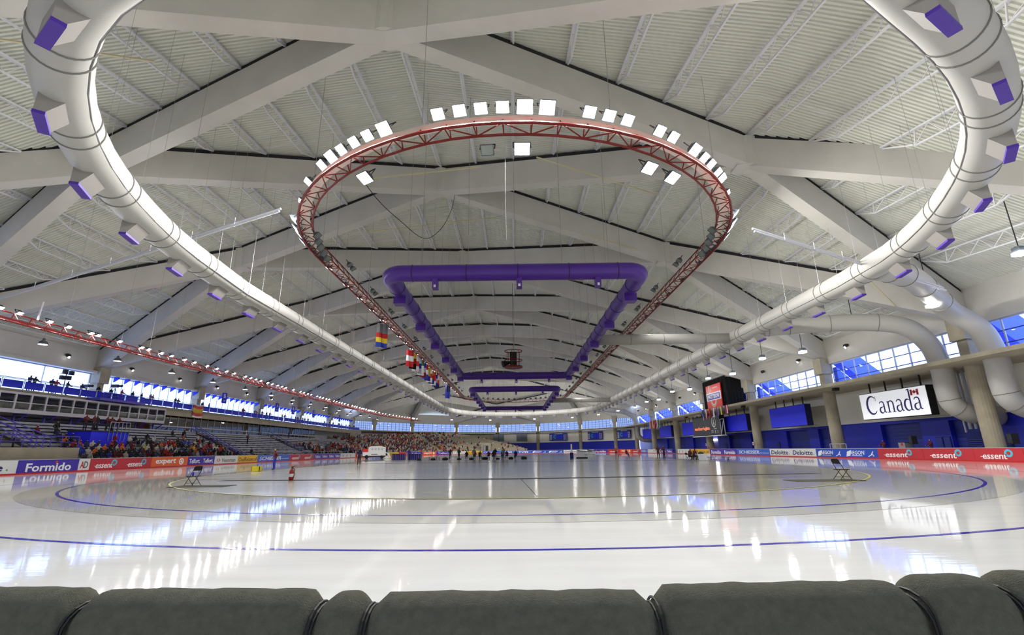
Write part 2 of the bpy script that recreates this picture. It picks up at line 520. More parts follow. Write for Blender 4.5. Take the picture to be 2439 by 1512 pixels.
jl.sort(key=lambda t: t[0] + abs(t[2]) * .3)
rest = MB()
for n, (a, b, dx) in enumerate(jl):
    L = b - a - .7; za = zbot(dx, a) + DECK_UP - .02; zb_ = zbot(dx, b) + DECK_UP - .02
    X = XM + dx; ym = (a + b) / 2; ang = atan2(zb_ - za, b - a)
    MW = Matrix.Translation((X, ym, (za + zb_) / 2)) @ Matrix.Rotation(ang, 4, 'X')
    if n < 290:
        link('roof_joist', joist_mesh(L), deck, MW)
    else:
        me = joist_mesh(L); i0 = len(rest.v)
        rest.v += [tuple(MW @ v.co) for v in me.vertices]
        for p in me.polygons: rest.f.append(tuple(i0 + q for q in p.vertices)); rest.m.append(0)
o = rest.build('roof_joists_far', 'joist', deck); o['kind'] = 'stuff'
# bridging rods across the near joists
mb = MB()
for k in range(-1, 4):
    for yo in (4.6, 8.8, 13.2, 17.4):
        y = yk(k) + yo
        for i in range(-13, 13):
            a_, b_ = i * 3.85, (i + 1) * 3.85
            inn = True
            for dx in (a_, b_):
                ad = abs(dx)
                s = ad / MID if ad <= MID else (ad - MID) / (HALF - MID)
                c = yk(k) if ad <= MID else yk(k + .5)
                near = min(abs(y - c - m * 22 - e * 11 * s) for m in (-1, 0, 1) for e in (-1, 1))
                if near < 1.6 or dxmax(y) < ad + 1: inn = False
            if inn:
                for dz in (-.2,  -.95):
                    mb.tube([(XM + a_, y, zbot(a_, y) + DECK_UP + dz), (XM + b_, y, zbot(b_, y) + DECK_UP + dz)], .022, 4, cap=False)
mb.build('bridging_rods', 'joist', deck)['kind'] = 'stuff'

# ------------------------------------------------------------------ outer walls
SILL, HEAD = 9.15, 12.55
farpts = [(XR, yk(6))] + [(XM + a, b) for a, b in ECOL[::-1]] + [(XM, 223.0)] + [(XM - a, b) for a, b in ECOL] + [(XL, yk(6))]
nearpts = [(XL, yk(-1))] + [(XM - a, b) for a, b in NCOL[::-1]] + [(XM, -18.0)] + [(XM + a, b) for a, b in NCOL] + [(XR, yk(-1))]
def panel(mb, p, q, z0, z1, th=0.4, out=None):
    """vertical wall slab between two plan points, thickness th to the outside"""
    p = Vector((*p, 0)); q = Vector((*q, 0)); d = (q - p).normalized(); n = Vector((d.y, -d.x, 0))
    c = Vector((XM, 100, 0)); m = (p + q) / 2
    if n.dot(m - c) < 0: n = -n
    i = len(mb.v)
    for z in (z0, z1):
        for s in (p, q, q + n * th, p + n * th): mb.v.append((s.x, s.y, z))
    for f in ((0, 3, 2, 1), (4, 5, 6, 7), (0, 1, 5, 4), (1, 2, 6, 5), (2, 3, 7, 6), (3, 0, 4, 7)):
        mb.f.append(tuple(i + a for a in f)); mb.m.append(mb.cur)
walls = {}
def eave(p): return DECK_UP + SPRING + 0.1
# spandrels (grey concrete edge beams under the deck)
for nm, pts in (('wall_right', [(XR, yk(k)) for k in range(-1, 7)]), ('wall_far', farpts), ('wall_left', [(XL, yk(k)) for k in range(6, -2, -1)]), ('wall_near', nearpts)):
    mb = MB()
    for p, q in zip(pts, pts[1:]):
        panel(mb, p, q, HEAD + .25, SPRING + DECK_UP + .15, .5)
        panel(mb, p, q, HEAD, HEAD + .25, .9)
    if nm == 'wall_near':
        for p, q in zip(pts, pts[1:]): panel(mb, p, q, 0, HEAD, .4)
    walls[nm] = struct(mb.build(nm, 'beam_concrete'))
WR, WF, WL = walls['wall_right'], walls['wall_far'], walls['wall_left']

wn = [0]
def window(p, q, z0, z1, cols, rows, glass='pane', vm='frame_white', hm='mullion_blue', single=True, vw=.13, hw=.09, inset=.25):
    wn[0] += 1
    p = Vector((*p, 0)); q = Vector((*q, 0)); L = (q - p).length; d = (q - p) / L
    n = Vector((d.y, -d.x, 0))
    if n.dot((p + q) / 2 - Vector((XM, 100, 0))) < 0: n = -n
    MW = frame((p.x + n.x * inset, p.y + n.y * inset, 0), d, (0, 0, 1))
    r = MB()
    r.bar((0, z0 + .06, 0), (L, z0 + .06, 0), .14, .12); r.bar((0, z1 - .06, 0), (L, z1 - .06, 0), .14, .12)
    for i in range(cols + 1):
        x = L * i / cols; r.bar((x, z0, 0), (x, z1, 0), vw, .12, up=(0, 0, 1))
    r.cur = 1
    for j in range(1, rows):
        z = z0 + (z1 - z0) * j / rows; r.bar((0, z, 0), (L, z, 0), .08, hw, up=(0, 1, 0))
    w = struct(r.build('window_%d' % wn[0], [vm, hm])); w.matrix_world = MW
    g = MB()
    if single:
        cw, ch = L / cols, (z1 - z0) / rows
        g.box(.04, cw - .04, .03, ch - .03, -.01, .01); me = g.mesh('window_pane', [glass])
        for i in range(cols):
            for j in range(rows):
                link('window_pane', me, w, Matrix.Translation((i * cw, z0 + j * ch, 0)))
    else:
        g.box(.04, L - .04, z0 + .03, z1 - .03, -.01, .01); g.build('window_pane', glass, w)
    return w
for k in range(0, 6):
    window((XR, yk(k) + .9), (XR, yk(k + 1) - .9), SILL, HEAD, 9, 3, single=(k < 3), inset=.35)
for i, (p, q) in enumerate(zip(farpts, farpts[1:])):
    p = Vector(p); q = Vector(q); d = (q - p).normalized()
    window(tuple(p + d * .9), tuple(q - d * .9), SILL, HEAD, 9, 4, single=False, vw=.12, hw=.07, glass='pane_blue')
window((XR, yk(-1) + .9), (XR, yk(0) - .9), SILL, HEAD, 9, 3, single=False, inset=.35)

# ------------------------------------------------------------------ columns
def column(parent, x, y, face, zt=SPRING, r=.75):
    m = MB()
    m.lathe([(r, 0), (r, 8.9)], 20, (x, y, 0))
    a = atan2(face[1], face[0]); ca, sa = cos(a), sin(a)
    def bx(l0, l1, w, z0, z1):
        m.prism([(l0, -w), (l1, -w), (l1, w), (l0, w)], (x, y, z0), (ca, sa, 0), (-sa, ca, 0), (0, 0, 1), z1 - z0)
    bx(-.6, .55, .55, 8.9, 11.2)
    bx(-.6, .95, .85, 11.2, zt + .3)
    return m.build('column', 'raw_concrete', parent)
for k in range(-1, 7):
    column(WR, XR - .2, yk(k), (-1, 0)); column(WL, XL + .2, yk(k), (1, 0))
for dx, y in ECOL:
    for s in (-1, 1):
        d = Vector((XM - (XM + s * dx), 100 - y)).normalized(); column(WF, XM + s * dx + d.x * .2, y + d.y * .2, d)
column(WF, XM, 222.8, (0, -1))
# outside buttresses seen through the glass of the right wall
for k in range(0, 7):
    m = MB(); y = yk(k)
    m.prism([(0, 16.5), (0, 13.2), (9.0, 5.0), (9.0, 8.6)], (XR + 1.2, y + .8, 0), (1, 0, 0), (0, 0, 1), (0, -1, 0), 1.6)
    m.prism([(0, 9.0), (3.2, 9.0), (0.0, 12.2)], (XR + 1.2, y + .5, 0), (1, 0, 0), (0, 0, 1), (0, -1, 0), 1.0)
    m.build('buttress', 'buttress', WR)
# ------------------------------------------------------------------ right side: blue and white wall, walkway slab, doors
XW = 47.0
m = MB(); m.box(39.9, XW + .4, yk(-1), 196, 8.72, 9.1)
slab = m.build('walkway_slab', 'raw_concrete', WR)
doors = [(48.2, 53.4), (57.2, 63.4), (70.6, 76.6), (79.2, 85.6), (93.0, 98.6), (103.6, 108.6), (114.6, 120.4), (125.2, 130.6), (137, 143), (147, 153)]
m = MB(); y = yk(-1)
for (a, b) in doors + [(186, 186)]:
    m.box(XW, XW + .6, y, a, 0, 4.4)
    if b > a: m.box(XW, XW + .6, a, b, 4.0, 4.4)
    y = b
m.build('blue_wall', 'blue_wall', WR)
m = MB(); m.box(XW, XW + .6, yk(-1), 186, 4.4, 8.72)
m.build('white_wall', 'white_wall', WR)
m = MB(); m.box(XW - .25, XW, yk(-1), 186, 4.36, 4.5)
m.build('white_ledge', 'white', WR)
for n, (a, b) in enumerate(doors):
    m = MB(); m.box(XW + .55, XW + 1.0, a, b, 0, 4.0)
    d = struct(m.build('door_%d' % (n + 1), 'blue_recess' if n == 6 else 'blue_door'))
    if n != 6:
        for j in range(9):
            s = MB(); s.box(XW + .50, XW + .55, a + .05, b - 1.2 if n % 2 else b - .05, j * .43 + .03, j * .43 + .41); s.build('door_slat', 'blue_door', d)
    else:
        s = MB(); s.box(XW + .3, XW + .5, a + 2.0, a + 5, 3.1, 3.25); s.build('strip_light', 'small_lit', d)
for n, (a, z1) in enumerate(((55.0, 2.3), (54.0, 2.3), (88.5, 2.2), (110.5, 2.2))):
    m = MB(); m.box(XW - .05, XW + .02, a - .45, a + .45, 0, z1); d = struct(m.build('door_%d' % (11 + n), 'blue_recess'))
    s = MB(); s.box(XW - .09, XW - .05, a - .38, a + .38, .05, z1 - .08); s.build('door_leaf', 'blue_door', d)
    s = MB(); s.box(XW - .12, XW - .09, a + .25, a + .33, 1.0, 1.12); s.build('door_handle', 'steel', d)
# ventilation louvre by the nearest column
v = MB(); v.box(XW - .08, XW, 47.0, 51.6, .3, 2.1)
lv = tag(v.build('wall_louvre', 'blue_recess'), 'blue slatted ventilation louvre in the blue wall near the nearest column', 'vent')
for s in range(2):
    for j in range(9):
        b = MB(); b.box(XW - .16, XW - .08, 47.1 + s * 2.25, 49.2 + s * 2.25, .4 + j * .18, .5 + j * .18); b.build('louvre_slat', 'blue_door', lv)
# white panels along the far right end wall, blue below
m = MB(); w = MB()
for p, q in list(zip(farpts, farpts[1:]))[:4]:
    panel(m, p, q, 0, 4.3, .5); panel(w, p, q, 4.3, 8.7, .5)
m.build('blue_wall', 'blue_wall', WF); w.build('white_wall', 'white_wall', WF)
m = MB()
for p, q in list(zip(farpts, farpts[1:]))[4:]: panel(m, p, q, 0, 8.7, .5)
m.build('end_wall', 'raw_concrete', WF)
m = MB()
for p, q in zip(farpts, farpts[1:]):
    p = Vector((*p, 0)); q = Vector((*q, 0)); c = Vector((XM, 150, 0)); a = [p + (c - p).normalized() * 4.0, q + (c - q).normalized() * 4.0]
    i = len(m.v)
    for z in (8.72, 9.1):
        for s in (p, q, a[1], a[0]): m.v.append((s.x, s.y, z))
    for f in ((0, 3, 2, 1), (4, 5, 6, 7), (0, 1, 5, 4), (1, 2, 6, 5), (2, 3, 7, 6), (3, 0, 4, 7)): m.f.append(tuple(i + a_ for a_ in f)); m.m.append(0)
m.build('walkway_slab', 'raw_concrete', WF)

# ------------------------------------------------------------------ left side: balcony, press boxes, restaurant glazing, windows
m = MB(); m.box(XL - .2, -53.2, yk(-1), 170, 7.95, 8.35); m.box(-53.5, -53.2, yk(-1), 170, 7.2, 7.95)
balc = struct(m.build('floor_balcony', 'raw_concrete'))
m = MB(); m.box(-57.2, -56.8, yk(-1), 170, 0, 7.95); m.build('back_wall', 'pale_wall', WL)
for j in range(7):
    m = MB(); m.box(-56.8, -56.72, yk(-1), 78, 3.4 + j * .38, 3.46 + j * .38); m.build('wall_rib', 'dark_metal', WL)
for k in range(0, 6):
    ya, yb = yk(k) + .9, yk(k + 1) - .9
    w = window((XL, ya), (XL, yb), 8.4, HEAD, 3 if k < 1 else 10, 1 if k else 2, glass='pane', single=(k < 3), vw=.06 if k < 1 else .05, hm='frame_white')
    m = MB(); m.box(XL - .1, XL + .75, ya, yb, HEAD - .02, HEAD + .3); m.build('window_hood', 'beam_concrete', w).matrix_parent_inverse = w.matrix_world.inverted()
    if k >= 1:
        for i in range(11):
            y = ya + (yb - ya) * i / 10
            f = MB(); f.prism([(0, 0), (.75, -.02), (.75, -.25), (0, -.75)], (XL + .05, y - .09, HEAD - .03), (1, 0, 0), (0, 0, 1), (0, 1, 0), .18)
            f.build('blue_fin', 'blue_panel', w).matrix_parent_inverse = w.matrix_world.inverted()
# press boxes hung in front of the back wall
pb = tag(empty('press_box', (-52.2, 60, 5.8)), 'long white glazed press box on blue brackets above the nearest bleachers', 'press box')
def child(mb, name, mats, par, smooth=False):
    o = mb.build(name, mats, par, smooth)
    bpy.context.view_layer.update() if False else None
    o.matrix_parent_inverse = (Matrix.Translation(par.location) @ Matrix.Rotation(par.rotation_euler.z, 4, 'Z')).inverted()
    return o
PY0, PY1, PX = 40.0, 72.4, -52.2
m = MB(); m.box(-56.7, PX, PY0, PY1, 5.8, 6.2); m.box(-56.7, PX, PY0, PY1, 7.72, 7.95); m.box(-56.7, PX, PY1 - .15, PY1, 6.2, 7.72); m.box(-56.7, -56.5, PY0, PY1, 6.2, 7.72)
child(m, 'box_shell', 'box_grey', pb)
n = 19
for i in range(n + 1):
    y = PY1 - .1 - i * (PY1 - PY0) / n
    m = MB(); m.box(PX - .14, PX + .03, y - .09, y + .09, 6.2, 7.72); child(m, 'mullion', 'box_grey', pb)
for i in range(n):
    y = PY1 - .1 - i * (PY1 - PY0) / n
    m = MB(); m.box(PX - .08, PX - .06, y - (PY1 - PY0) / n + .1, y - .1, 6.2, 7.72); g = child(m, 'window_pane', 'box_glass', pb)
    m = MB(); m.box(PX - .1, PX, y - (PY1 - PY0) / n + .09, y - .09, 6.85, 6.93); child(m, 'glazing_bar', 'box_grey', pb)
    if i % 2 == 0:
        m = MB(); m.bar((PX - .1, y, 5.75), (PX - 1.5, y, 4.7), .12, .12); m.bar((PX - 1.5, y, 5.8), (PX - 1.5, y, 4.2), .16, .16); m.bar((PX, y, 5.74), (PX - 1.5, y, 5.74), .1, .1)
        child(m, 'bracket', 'blue_rail', pb)
    m = MB(); m.box(-55.6, -54.9, y - 1.3, y - .5, 6.2, 6.9 + .3 * (i % 3)); child(m, 'desk', 'dark_metal' if i % 3 else 'white', pb)
# restaurant glazing further along
rg = tag(empty('restaurant_front', (-54.6, 100, 5)), 'long row of dark glass restaurant windows under the left balcony', 'glass front')
for (ya, yb, ncol) in ((73.0, 104.0, 16), (105.0, 134.0, 14)):
    m = MB(); m.box(-54.8, -54.4, ya, yb, 4.5, 5.0); child(m, 'sill', 'raw_concrete', rg)
    m = MB(); m.box(-56.7, -56.6, ya, yb, 5.0, 7.9); child(m, 'interior_wall', 'warm_interior' if ya < 90 else 'score_blue', rg)
    for i in range(ncol + 1):
        y = ya + (yb - ya) * i / ncol
        m = MB(); m.box(-54.7, -54.55, y - .05, y + .05, 5.0, 7.25); child(m, 'mullion', 'box_grey', rg)
        if i < ncol:
            m = MB(); m.box(-54.64, -54.62, y + .05, y + (yb - ya) / ncol - .05, 5.0, 7.25); child(m, 'window_pane', 'box_glass', rg)
    m = MB(); m.box(-54.5, -54.3, ya, yb, 5.55, 5.75); child(m, 'counter_rail', 'box_grey', rg)

# ------------------------------------------------------------------ balcony railing: posts, rails, blue panels
def railing(name, x, ya, yb, z, label, panels=True, step=2.2, h=1.05):
    r = tag(empty(name, (x, ya, z)), label, 'railing')
    n = max(1, int((yb - ya) / step)); st = (yb - ya) / n
    pm = MB(); pm.bar((0, 0, 0), (0, 0, h), .06, .06); pme = pm.mesh('post', ['frame_white' if panels else 'blue_rail'])
    gm = MB(); gm.box(-.02, .02, .12, st - .12, .12, h - .14); gme = gm.mesh('rail_panel', ['blue_panel'])
    for i in range(n + 1):
        link('post', pme, r, Matrix.Translation((0, i * st, 0)))
        if panels and i < n: link('rail_panel', gme, r, Matrix.Translation((0, i * st, 0)))
    for zz in ((h,) if panels else (h, h * .66, h * .33)):
        t = MB(); t.bar((0, 0, zz), (0, yb - ya, zz), .06, .05); t.build('rail', 'frame_white' if panels else 'blue_rail', r)
    return r
railing('balcony_railing', -53.3, 40.0, 68.0, 8.35, 'blue panelled balcony railing on the left in front of the camera crew')
railing('balcony_railing', -53.3, 68.3, 112.0, 8.35, 'blue panelled balcony railing on the left, nearer stretch with the hanging banner')
railing('balcony_railing', -53.3, 112.5, 168.0, 8.35, 'blue panelled balcony railing on the left, far stretch towards the corner stand')
# ------------------------------------------------------------------ grey ring duct
DX, DR, DZ, DY0, DY1, DRAD = 2.4, 24.3, 14.2, 33.2, 154.4, 0.88
rd = tag(empty('ring_duct', (DX, 93, DZ)), 'big pale grey oval ring duct hung around the hall under the roof', 'duct')
_near = [(-22.3, 36.4), (-21.6, 29.2), (-20.5, 23.6), (-18.6, 18.2), (-15.7, 13.6), (-11.8, 10.3), (-6.0, 8.2), (1.0, 7.6), (7.0, 8.6), (11.6, 10.9), (15.6, 13.4), (19.2, 16.6), (22.0, 20.4), (24.6, 25.6), (26.2, 31.0), (26.7, 36.4)]
_far = [(x, 187.6 - y) for x, y in _near[::-1]]
_ctl = _near + [(26.7, 60), (26.7, 93.8), (26.7, 127)] + _far + [(-22.3, 127), (-22.3, 93.8), (-22.3, 60)]
full = []; N = len(_ctl)
for i in range(N):
    p0, p1, p2, p3 = [Vector((*_ctl[(i + k) % N], DZ)) for k in (-1, 0, 1, 2)]
    L = (p2 - p1).length; n = 3 if L < 12 else 6
    for j in range(n):
        t = j / n
        full.append(p1.lerp(p2, t) if L > 12 else .5 * ((2 * p1) + (p2 - p0) * t + (2 * p0 - 5 * p1 + 4 * p2 - p3) * t * t + (3 * p1 - p0 - 3 * p2 + p3) * t ** 3) if min((p1 - p0).length, (p3 - p2).length) < 12 and max((p1 - p0).length, (p3 - p2).length) < 12 else p1.lerp(p2, t))
m = MB(); m.tube(full, DRAD, 28, closed=True); child(m, 'duct_body', 'duct', rd, True)
# arc-length walk for bands and outlets
acc = [0.0]
for i in range(len(full)): acc.append(acc[-1] + (full[(i + 1) % len(full)] - full[i]).length)
TOT = acc[-1]
def on_ring(s):
    s %= TOT
    for i in range(len(full)):
        if acc[i + 1] >= s:
            a = full[i]; b = full[(i + 1) % len(full)]; t = (s - acc[i]) / max(1e-6, acc[i + 1] - acc[i])
            return a.lerp(b, t), (b - a).normalized()
bm = MB(); bm.ring((0, 0, 0), (0, 1, 0), DRAD + .01, .035, 28, 6); bme = bm.mesh('duct_band', ['duct_band'])
om = MB(); om.prism([(-.5, -.5), (.5, -.5), (.5, -1.42), (.2, -1.42)][::-1], (0, -.68, 0), (1, 0, 0), (0, 0, 1), (0, 1, 0), 1.36); ome = om.mesh('outlet', ['duct_box'])
gm = MB(); gm.box(.18, .52, -.7, .7, -1.54, -1.42); gme = gm.mesh('outlet_grille', ['purple_grille'])
nb = int(TOT / 2.55); INV = Matrix.Translation(rd.location).inverted()
for i in range(nb):
    p, d = on_ring(i * TOT / nb)
    MW = frame(p, d.cross(Vector((0, 0, 1))), d)
    if i % 2 == 0:
        link('duct_band', bme, rd, INV @ MW); 
        p2, d2 = on_ring(i * TOT / nb + .9); link('duct_band', bme, rd, INV @ frame(p2, d2.cross(Vector((0, 0, 1))), d2))
    else:
        o = link('outlet', ome, rd, INV @ MW); link('outlet_grille', gme, o)
m = MB()
for i in range(0, nb, 2):
    p, d = on_ring(i * TOT / nb)
    top = min(zbot(p.x - XM, p.y) + DECK_UP, 29)
    for s in (-1, 1):
        r = d.cross(Vector((0, 0, 1))) * (s * DRAD)
        m.tube([p + r * .95, Vector((p.x + r.x, p.y + r.y, top))], .011, 4, cap=False)
child(m, 'hanger_wires', 'steel', rd)['kind'] = 'stuff'
m = MB(); m.tube([q + (Vector((DX, min(max(q.y, 36), 151), DZ)) - q).normalized() * .8 + Vector((0, 0, -.42)) for q in full], .022, 5, closed=True); child(m, 'tie_wire', 'steel', rd)

# branches from the right wall up into the ring, and across to the purple ducts
def smooth_path(pts, n=8):
    pts = [Vector(p) for p in pts]; out = []
    for i in range(len(pts) - 1):
        p0 = pts[max(i - 1, 0)]; p1 = pts[i]; p2 = pts[i + 1]; p3 = pts[min(i + 2, len(pts) - 1)]
        for j in range(n):
            t = j / n
            out.append(.5 * ((2 * p1) + (p2 - p0) * t + (2 * p0 - 5 * p1 + 4 * p2 - p3) * t * t + (3 * p1 - p0 - 3 * p2 + p3) * t ** 3))
    out.append(pts[-1]); return out
def wall_duct(yw, yj, label, r=.9, bands=True):
    t = tag(empty('wall_duct', (42.6, yw, 4.0)), label, 'duct')
    pth = smooth_path([(26.9, yj, DZ), (31.0, yj + (yw - yj) * .25, DZ + .05), (36.0, yj + (yw - yj) * .7, 14.0), (39.6, yw, 13.2), (41.8, yw, 11.4), (42.5, yw, 9.0), (42.5, yw, 6.6), (42.8, yw, 5.2), (44.4, yw, 4.3), (46.9, yw, 4.1)], 7)
    m = MB(); m.tube(pth, r, 26); child(m, 'duct_body', 'duct', t, True)
    for i in (3, 6, 11, 17, 46, 51, 56):
        if i < len(pth) - 1:
            b = MB(); b.ring(pth[i], pth[i + 1] - pth[i - 1], r + .01, .03, 26, 6); child(b, 'duct_band', 'duct_band', t)
    return t
wall_duct(42.0, 33.5, 'grey riser duct curving down the right wall, nearest of the pair')
wall_duct(47.6, 52.5, 'grey riser duct dropping past the white wall beside the serif sign')
wall_duct(170.0, 164.0, 'far grey riser duct running down the right wall beside the small scoreboard', r=.85)
def cross_duct(y, xa, xb, label):
    t = tag(empty('cross_duct', (xa, y, DZ)), label, 'duct')
    m = MB(); m.tube([(xa, y, DZ), ((xa + xb) / 2, y, DZ), (xb, y, DZ)], .62, 24); child(m, 'duct_body', 'duct', t, True)
    for x in (xa + 4, xa + 8, xb - 3):
        b = MB(); b.ring((x, y, DZ), (1, 0, 0), .63, .03, 24, 6); child(b, 'duct_band', 'duct_band', t)
cross_duct(56.8, 10.0, 26.0, 'pale grey duct joining the near purple loop to the ring duct')
cross_duct(131.0, 10.0, 26.0, 'pale grey duct joining the far purple loop to the ring duct')

# ------------------------------------------------------------------ purple rectangular duct loops
def purple_loop(ya, yb, label):
    t = tag(empty('purple_duct', (0, (ya + yb) / 2, DZ)), label, 'duct')
    hx, r, cr = 9.5, .62, 1.1
    pts = []
    for (cx, cyy, a0) in ((-hx + cr, ya + cr, pi), (hx - cr, ya + cr, 1.5 * pi), (hx - cr, yb - cr, 0), (-hx + cr, yb - cr, .5 * pi)):
        for i in range(7):
            a = a0 + (pi / 2) * i / 6
            pts.append((cx + cr * cos(a), cyy + cr * sin(a), DZ))
    m = MB(); m.tube(pts, r, 26, closed=True); child(m, 'duct_body', 'purple', t, True)
    b = MB(); b.ring((0, 0, 0), (0, 1, 0), r + .01, .03, 26, 6); bme = b.mesh('duct_band', ['purple_band'])
    bx = MB(); bx.box(-.5, .5, -.45, .45, -1.05, -.25); bxe = bx.mesh('outlet', ['purple'])
    bs = MB(); bs.box(-.2, .2, -.3, .3, -1.25, -.4); bse = bs.mesh('spout', ['purple'])
    bg_ = MB(); bg_.box(-.08, .08, -.31, -.305, -1.2, -1.0); bge = bg_.mesh('spout_mouth', ['white'])
    IV = Matrix.Translation(t.location).inverted()
    n = int((yb - ya) / 3.0)
    for s in (-1, 1):
        for i in range(1, n):
            y = ya + (yb - ya) * i / n
            link('duct_band', bme, t, IV @ Matrix.Translation((s * hx, y, DZ)))
        for i in range(6):
            y = ya + 4.5 + (yb - ya - 6) * i / 5
            link('outlet', bxe, t, IV @ Matrix.Translation((s * hx, y, DZ)))
    R90 = Matrix.Rotation(pi / 2, 4, 'Z')
    for yy in (ya, yb):
        for x in (-7.6, -3.6, 0.2, 4.0, 7.6): link('duct_band', bme, t, IV @ Matrix.Translation((x, yy, DZ)) @ R90)
        for x in (-5.9, 0.3, 6.1):
            o = link('spout', bse, t, IV @ Matrix.Translation((x, yy, DZ))); link('spout_mouth', bge, o)
    m = MB()
    for yy in [ya + (yb - ya) * i / 8 for i in range(9)]:
        for x in ((-hx, hx) if ya < yy < yb else (-7, -3.5, 0, 3.5, 7)):
            m.tube([(x, yy, DZ + r), (x, yy, zbot(x - XM, yy) + DECK_UP)], .015, 4, cap=False)
    child(m, 'hanger_wires', 'steel', t)['kind'] = 'stuff'
purple_loop(33.4, 85.1, 'near large purple rectangular duct loop hung over the infield')
purple_loop(104.5, 154.3, 'far purple rectangular duct loop hung over the infield')

# ------------------------------------------------------------------ red lighting trusses
TZ = 17.25
def truss(name, path, closed, label, w=.95, h=.95, step=1.45, tray=True, zz=None):
    t = tag(empty(name, path[0]), label, 'truss')
    pts = [Vector(p) for p in path]; N = len(pts); q = []
    ac = [0]
    K = N if closed else N - 1
    for i in range(K): ac.append(ac[-1] + (pts[(i + 1) % N] - pts[i]).length)
    T = ac[-1]; n = int(T / step)
    def at(s):
        s = s % T if closed else min(max(s, 0), T - 1e-6)
        for i in range(K):
            if ac[i + 1] >= s:
                a = pts[i]; b = pts[(i + 1) % N]; u = (s - ac[i]) / max(1e-6, ac[i + 1] - ac[i])
                return a.lerp(b, u), (b - a).normalized()
    fr = []
    for i in range(n + (0 if closed else 1)):
        p, d = at(i * T / n); r = Vector((d.y, -d.x, 0)).normalized()
        fr.append((p, d, r))
    for nm, ox, oz, rad in (('bottom_chord', w / 2, 0, .085), ('bottom_chord', -w / 2, 0, .07), ('top_chord', -w * .15, h * .85, .05)):
        m = MB(); m.tube([p + r * ox + Vector((0, 0, oz)) for p, d, r in fr], rad, 6, closed=closed); child(m, nm, 'truss_red', t)
    m = MB(); L = len(fr)
    for i in range(L if closed else L - 1):
        (p, d, r), (p2, d2, r2) = fr[i], fr[(i + 1) % L]
        Z = Vector((0, 0, h)); e = 1 if i % 2 else -1
        A, B = p + r * (w / 2), p - r * (w / 2); A2, B2 = p2 + r2 * (w / 2), p2 - r2 * (w / 2)
        T = p - r * (w * .15) + Z * .85
        for a, b in ((A, B), (A, T), (A if e > 0 else B, B2 if e > 0 else A2), (B, T)):
            m.bar(a, b, .05, .05)
    child(m, 'lacing', 'truss_red', t)
    if tray:
        m = MB(); m.tube([p + Vector((0, 0, h + .25)) + r * .1 for p, d, r in fr], .01, 3, closed=closed)
        m = MB(); L2 = L if closed else L - 1
        for i in range(L2):
            (p, d, r), (p2, d2, r2) = fr[i], fr[(i + 1) % L]; Z = Vector((0, 0, h * .45))
            m.face([p + r * .36 + Z, p2 + r2 * .36 + Z, p2 - r2 * .26 + Z, p - r * .26 + Z]); Z2 = Vector((0, 0, h * .45 + .08))
            m.face([p + r * .36 + Z2, p - r * .26 + Z2, p2 - r2 * .26 + Z2, p2 + r2 * .36 + Z2])
        child(m, 'cable_tray', 'tray_white', t)
    m = MB()
    for i in range(0, L, 7):
        p, d, r = fr[i]
        m.tube([p + Vector((0, 0, h)), (p.x, p.y, zbot(p.x - XM, p.y) + DECK_UP)], .015, 4, cap=False)
    child(m, 'hanger_wires', 'steel', t)['kind'] = 'stuff'
    return t
ring_path = []
_sp = stad(16.1, 0, 37.0, 150.6, 30)
for i in range(len(_sp)):
    a = Vector((*_sp[i], TZ)); b = Vector((*_sp[(i + 1) % len(_sp)], TZ)); n = max(1, int((b - a).length / 3))
    ring_path += [a.lerp(b, j / n) for j in range(n)]
truss('oval_truss', ring_path, True, 'red oval lighting truss ring hung high over the infield')
LTX, LTZ = -39.0, 11.6
lt_path = []
for i in range(60):
    y = 30 + i * (172 - 30) / 59
    x = LTX + .9 * sin(pi * (y - 30) / 142) * -1 + (max(0, y - 135) ** 2) * .0042
    lt_path.append((x, y, LTZ))
truss('side_truss', lt_path, False, 'straight red lighting truss above the left straight and bleachers', w=.7, h=.7, tray=False)
# steel pipes tying the trusses to the sides
for nm, pts, lb in (('service_pipe', [(-16.3, 29.9, 17.6), (-41.0, 36.0, 13.4)], 'pair of pale pipes running from the oval truss to the left truss'),
                    ('service_pipe', [(16.3, 29.9, 15.6), (34.0, 36.0, 13.2)], 'pair of pale pipes running from the oval truss to the right')):
    t = tag(empty(nm, pts[0]), lb, 'pipe')
    for dz in (0, .28):
        m = MB(); m.tube([Vector(pts[0]) + Vector((0, dz * .6, dz)), Vector(pts[1]) + Vector((0, dz * .6, dz))], .075, 8); child(m, 'pipe', 'frame_white', t)
    m = MB()
    for i in range(1, 7):
        p = Vector(pts[0]).lerp(Vector(pts[1]), i / 7); m.tube([p + Vector((0, 0, -.1)), p + Vector((0, 0, .6))], .025, 5)
    child(m, 'hanger_rods', 'frame_white', t)['kind'] = 'stuff'
m = MB(); m.tube([(-38.6, 37.2, 13.6), (-38.9, 37.4, 12.1)], .07, 8); tag(m.build('drop_pipe', 'frame_white'), 'short pale vertical pipe holding up the left truss end', 'pipe')

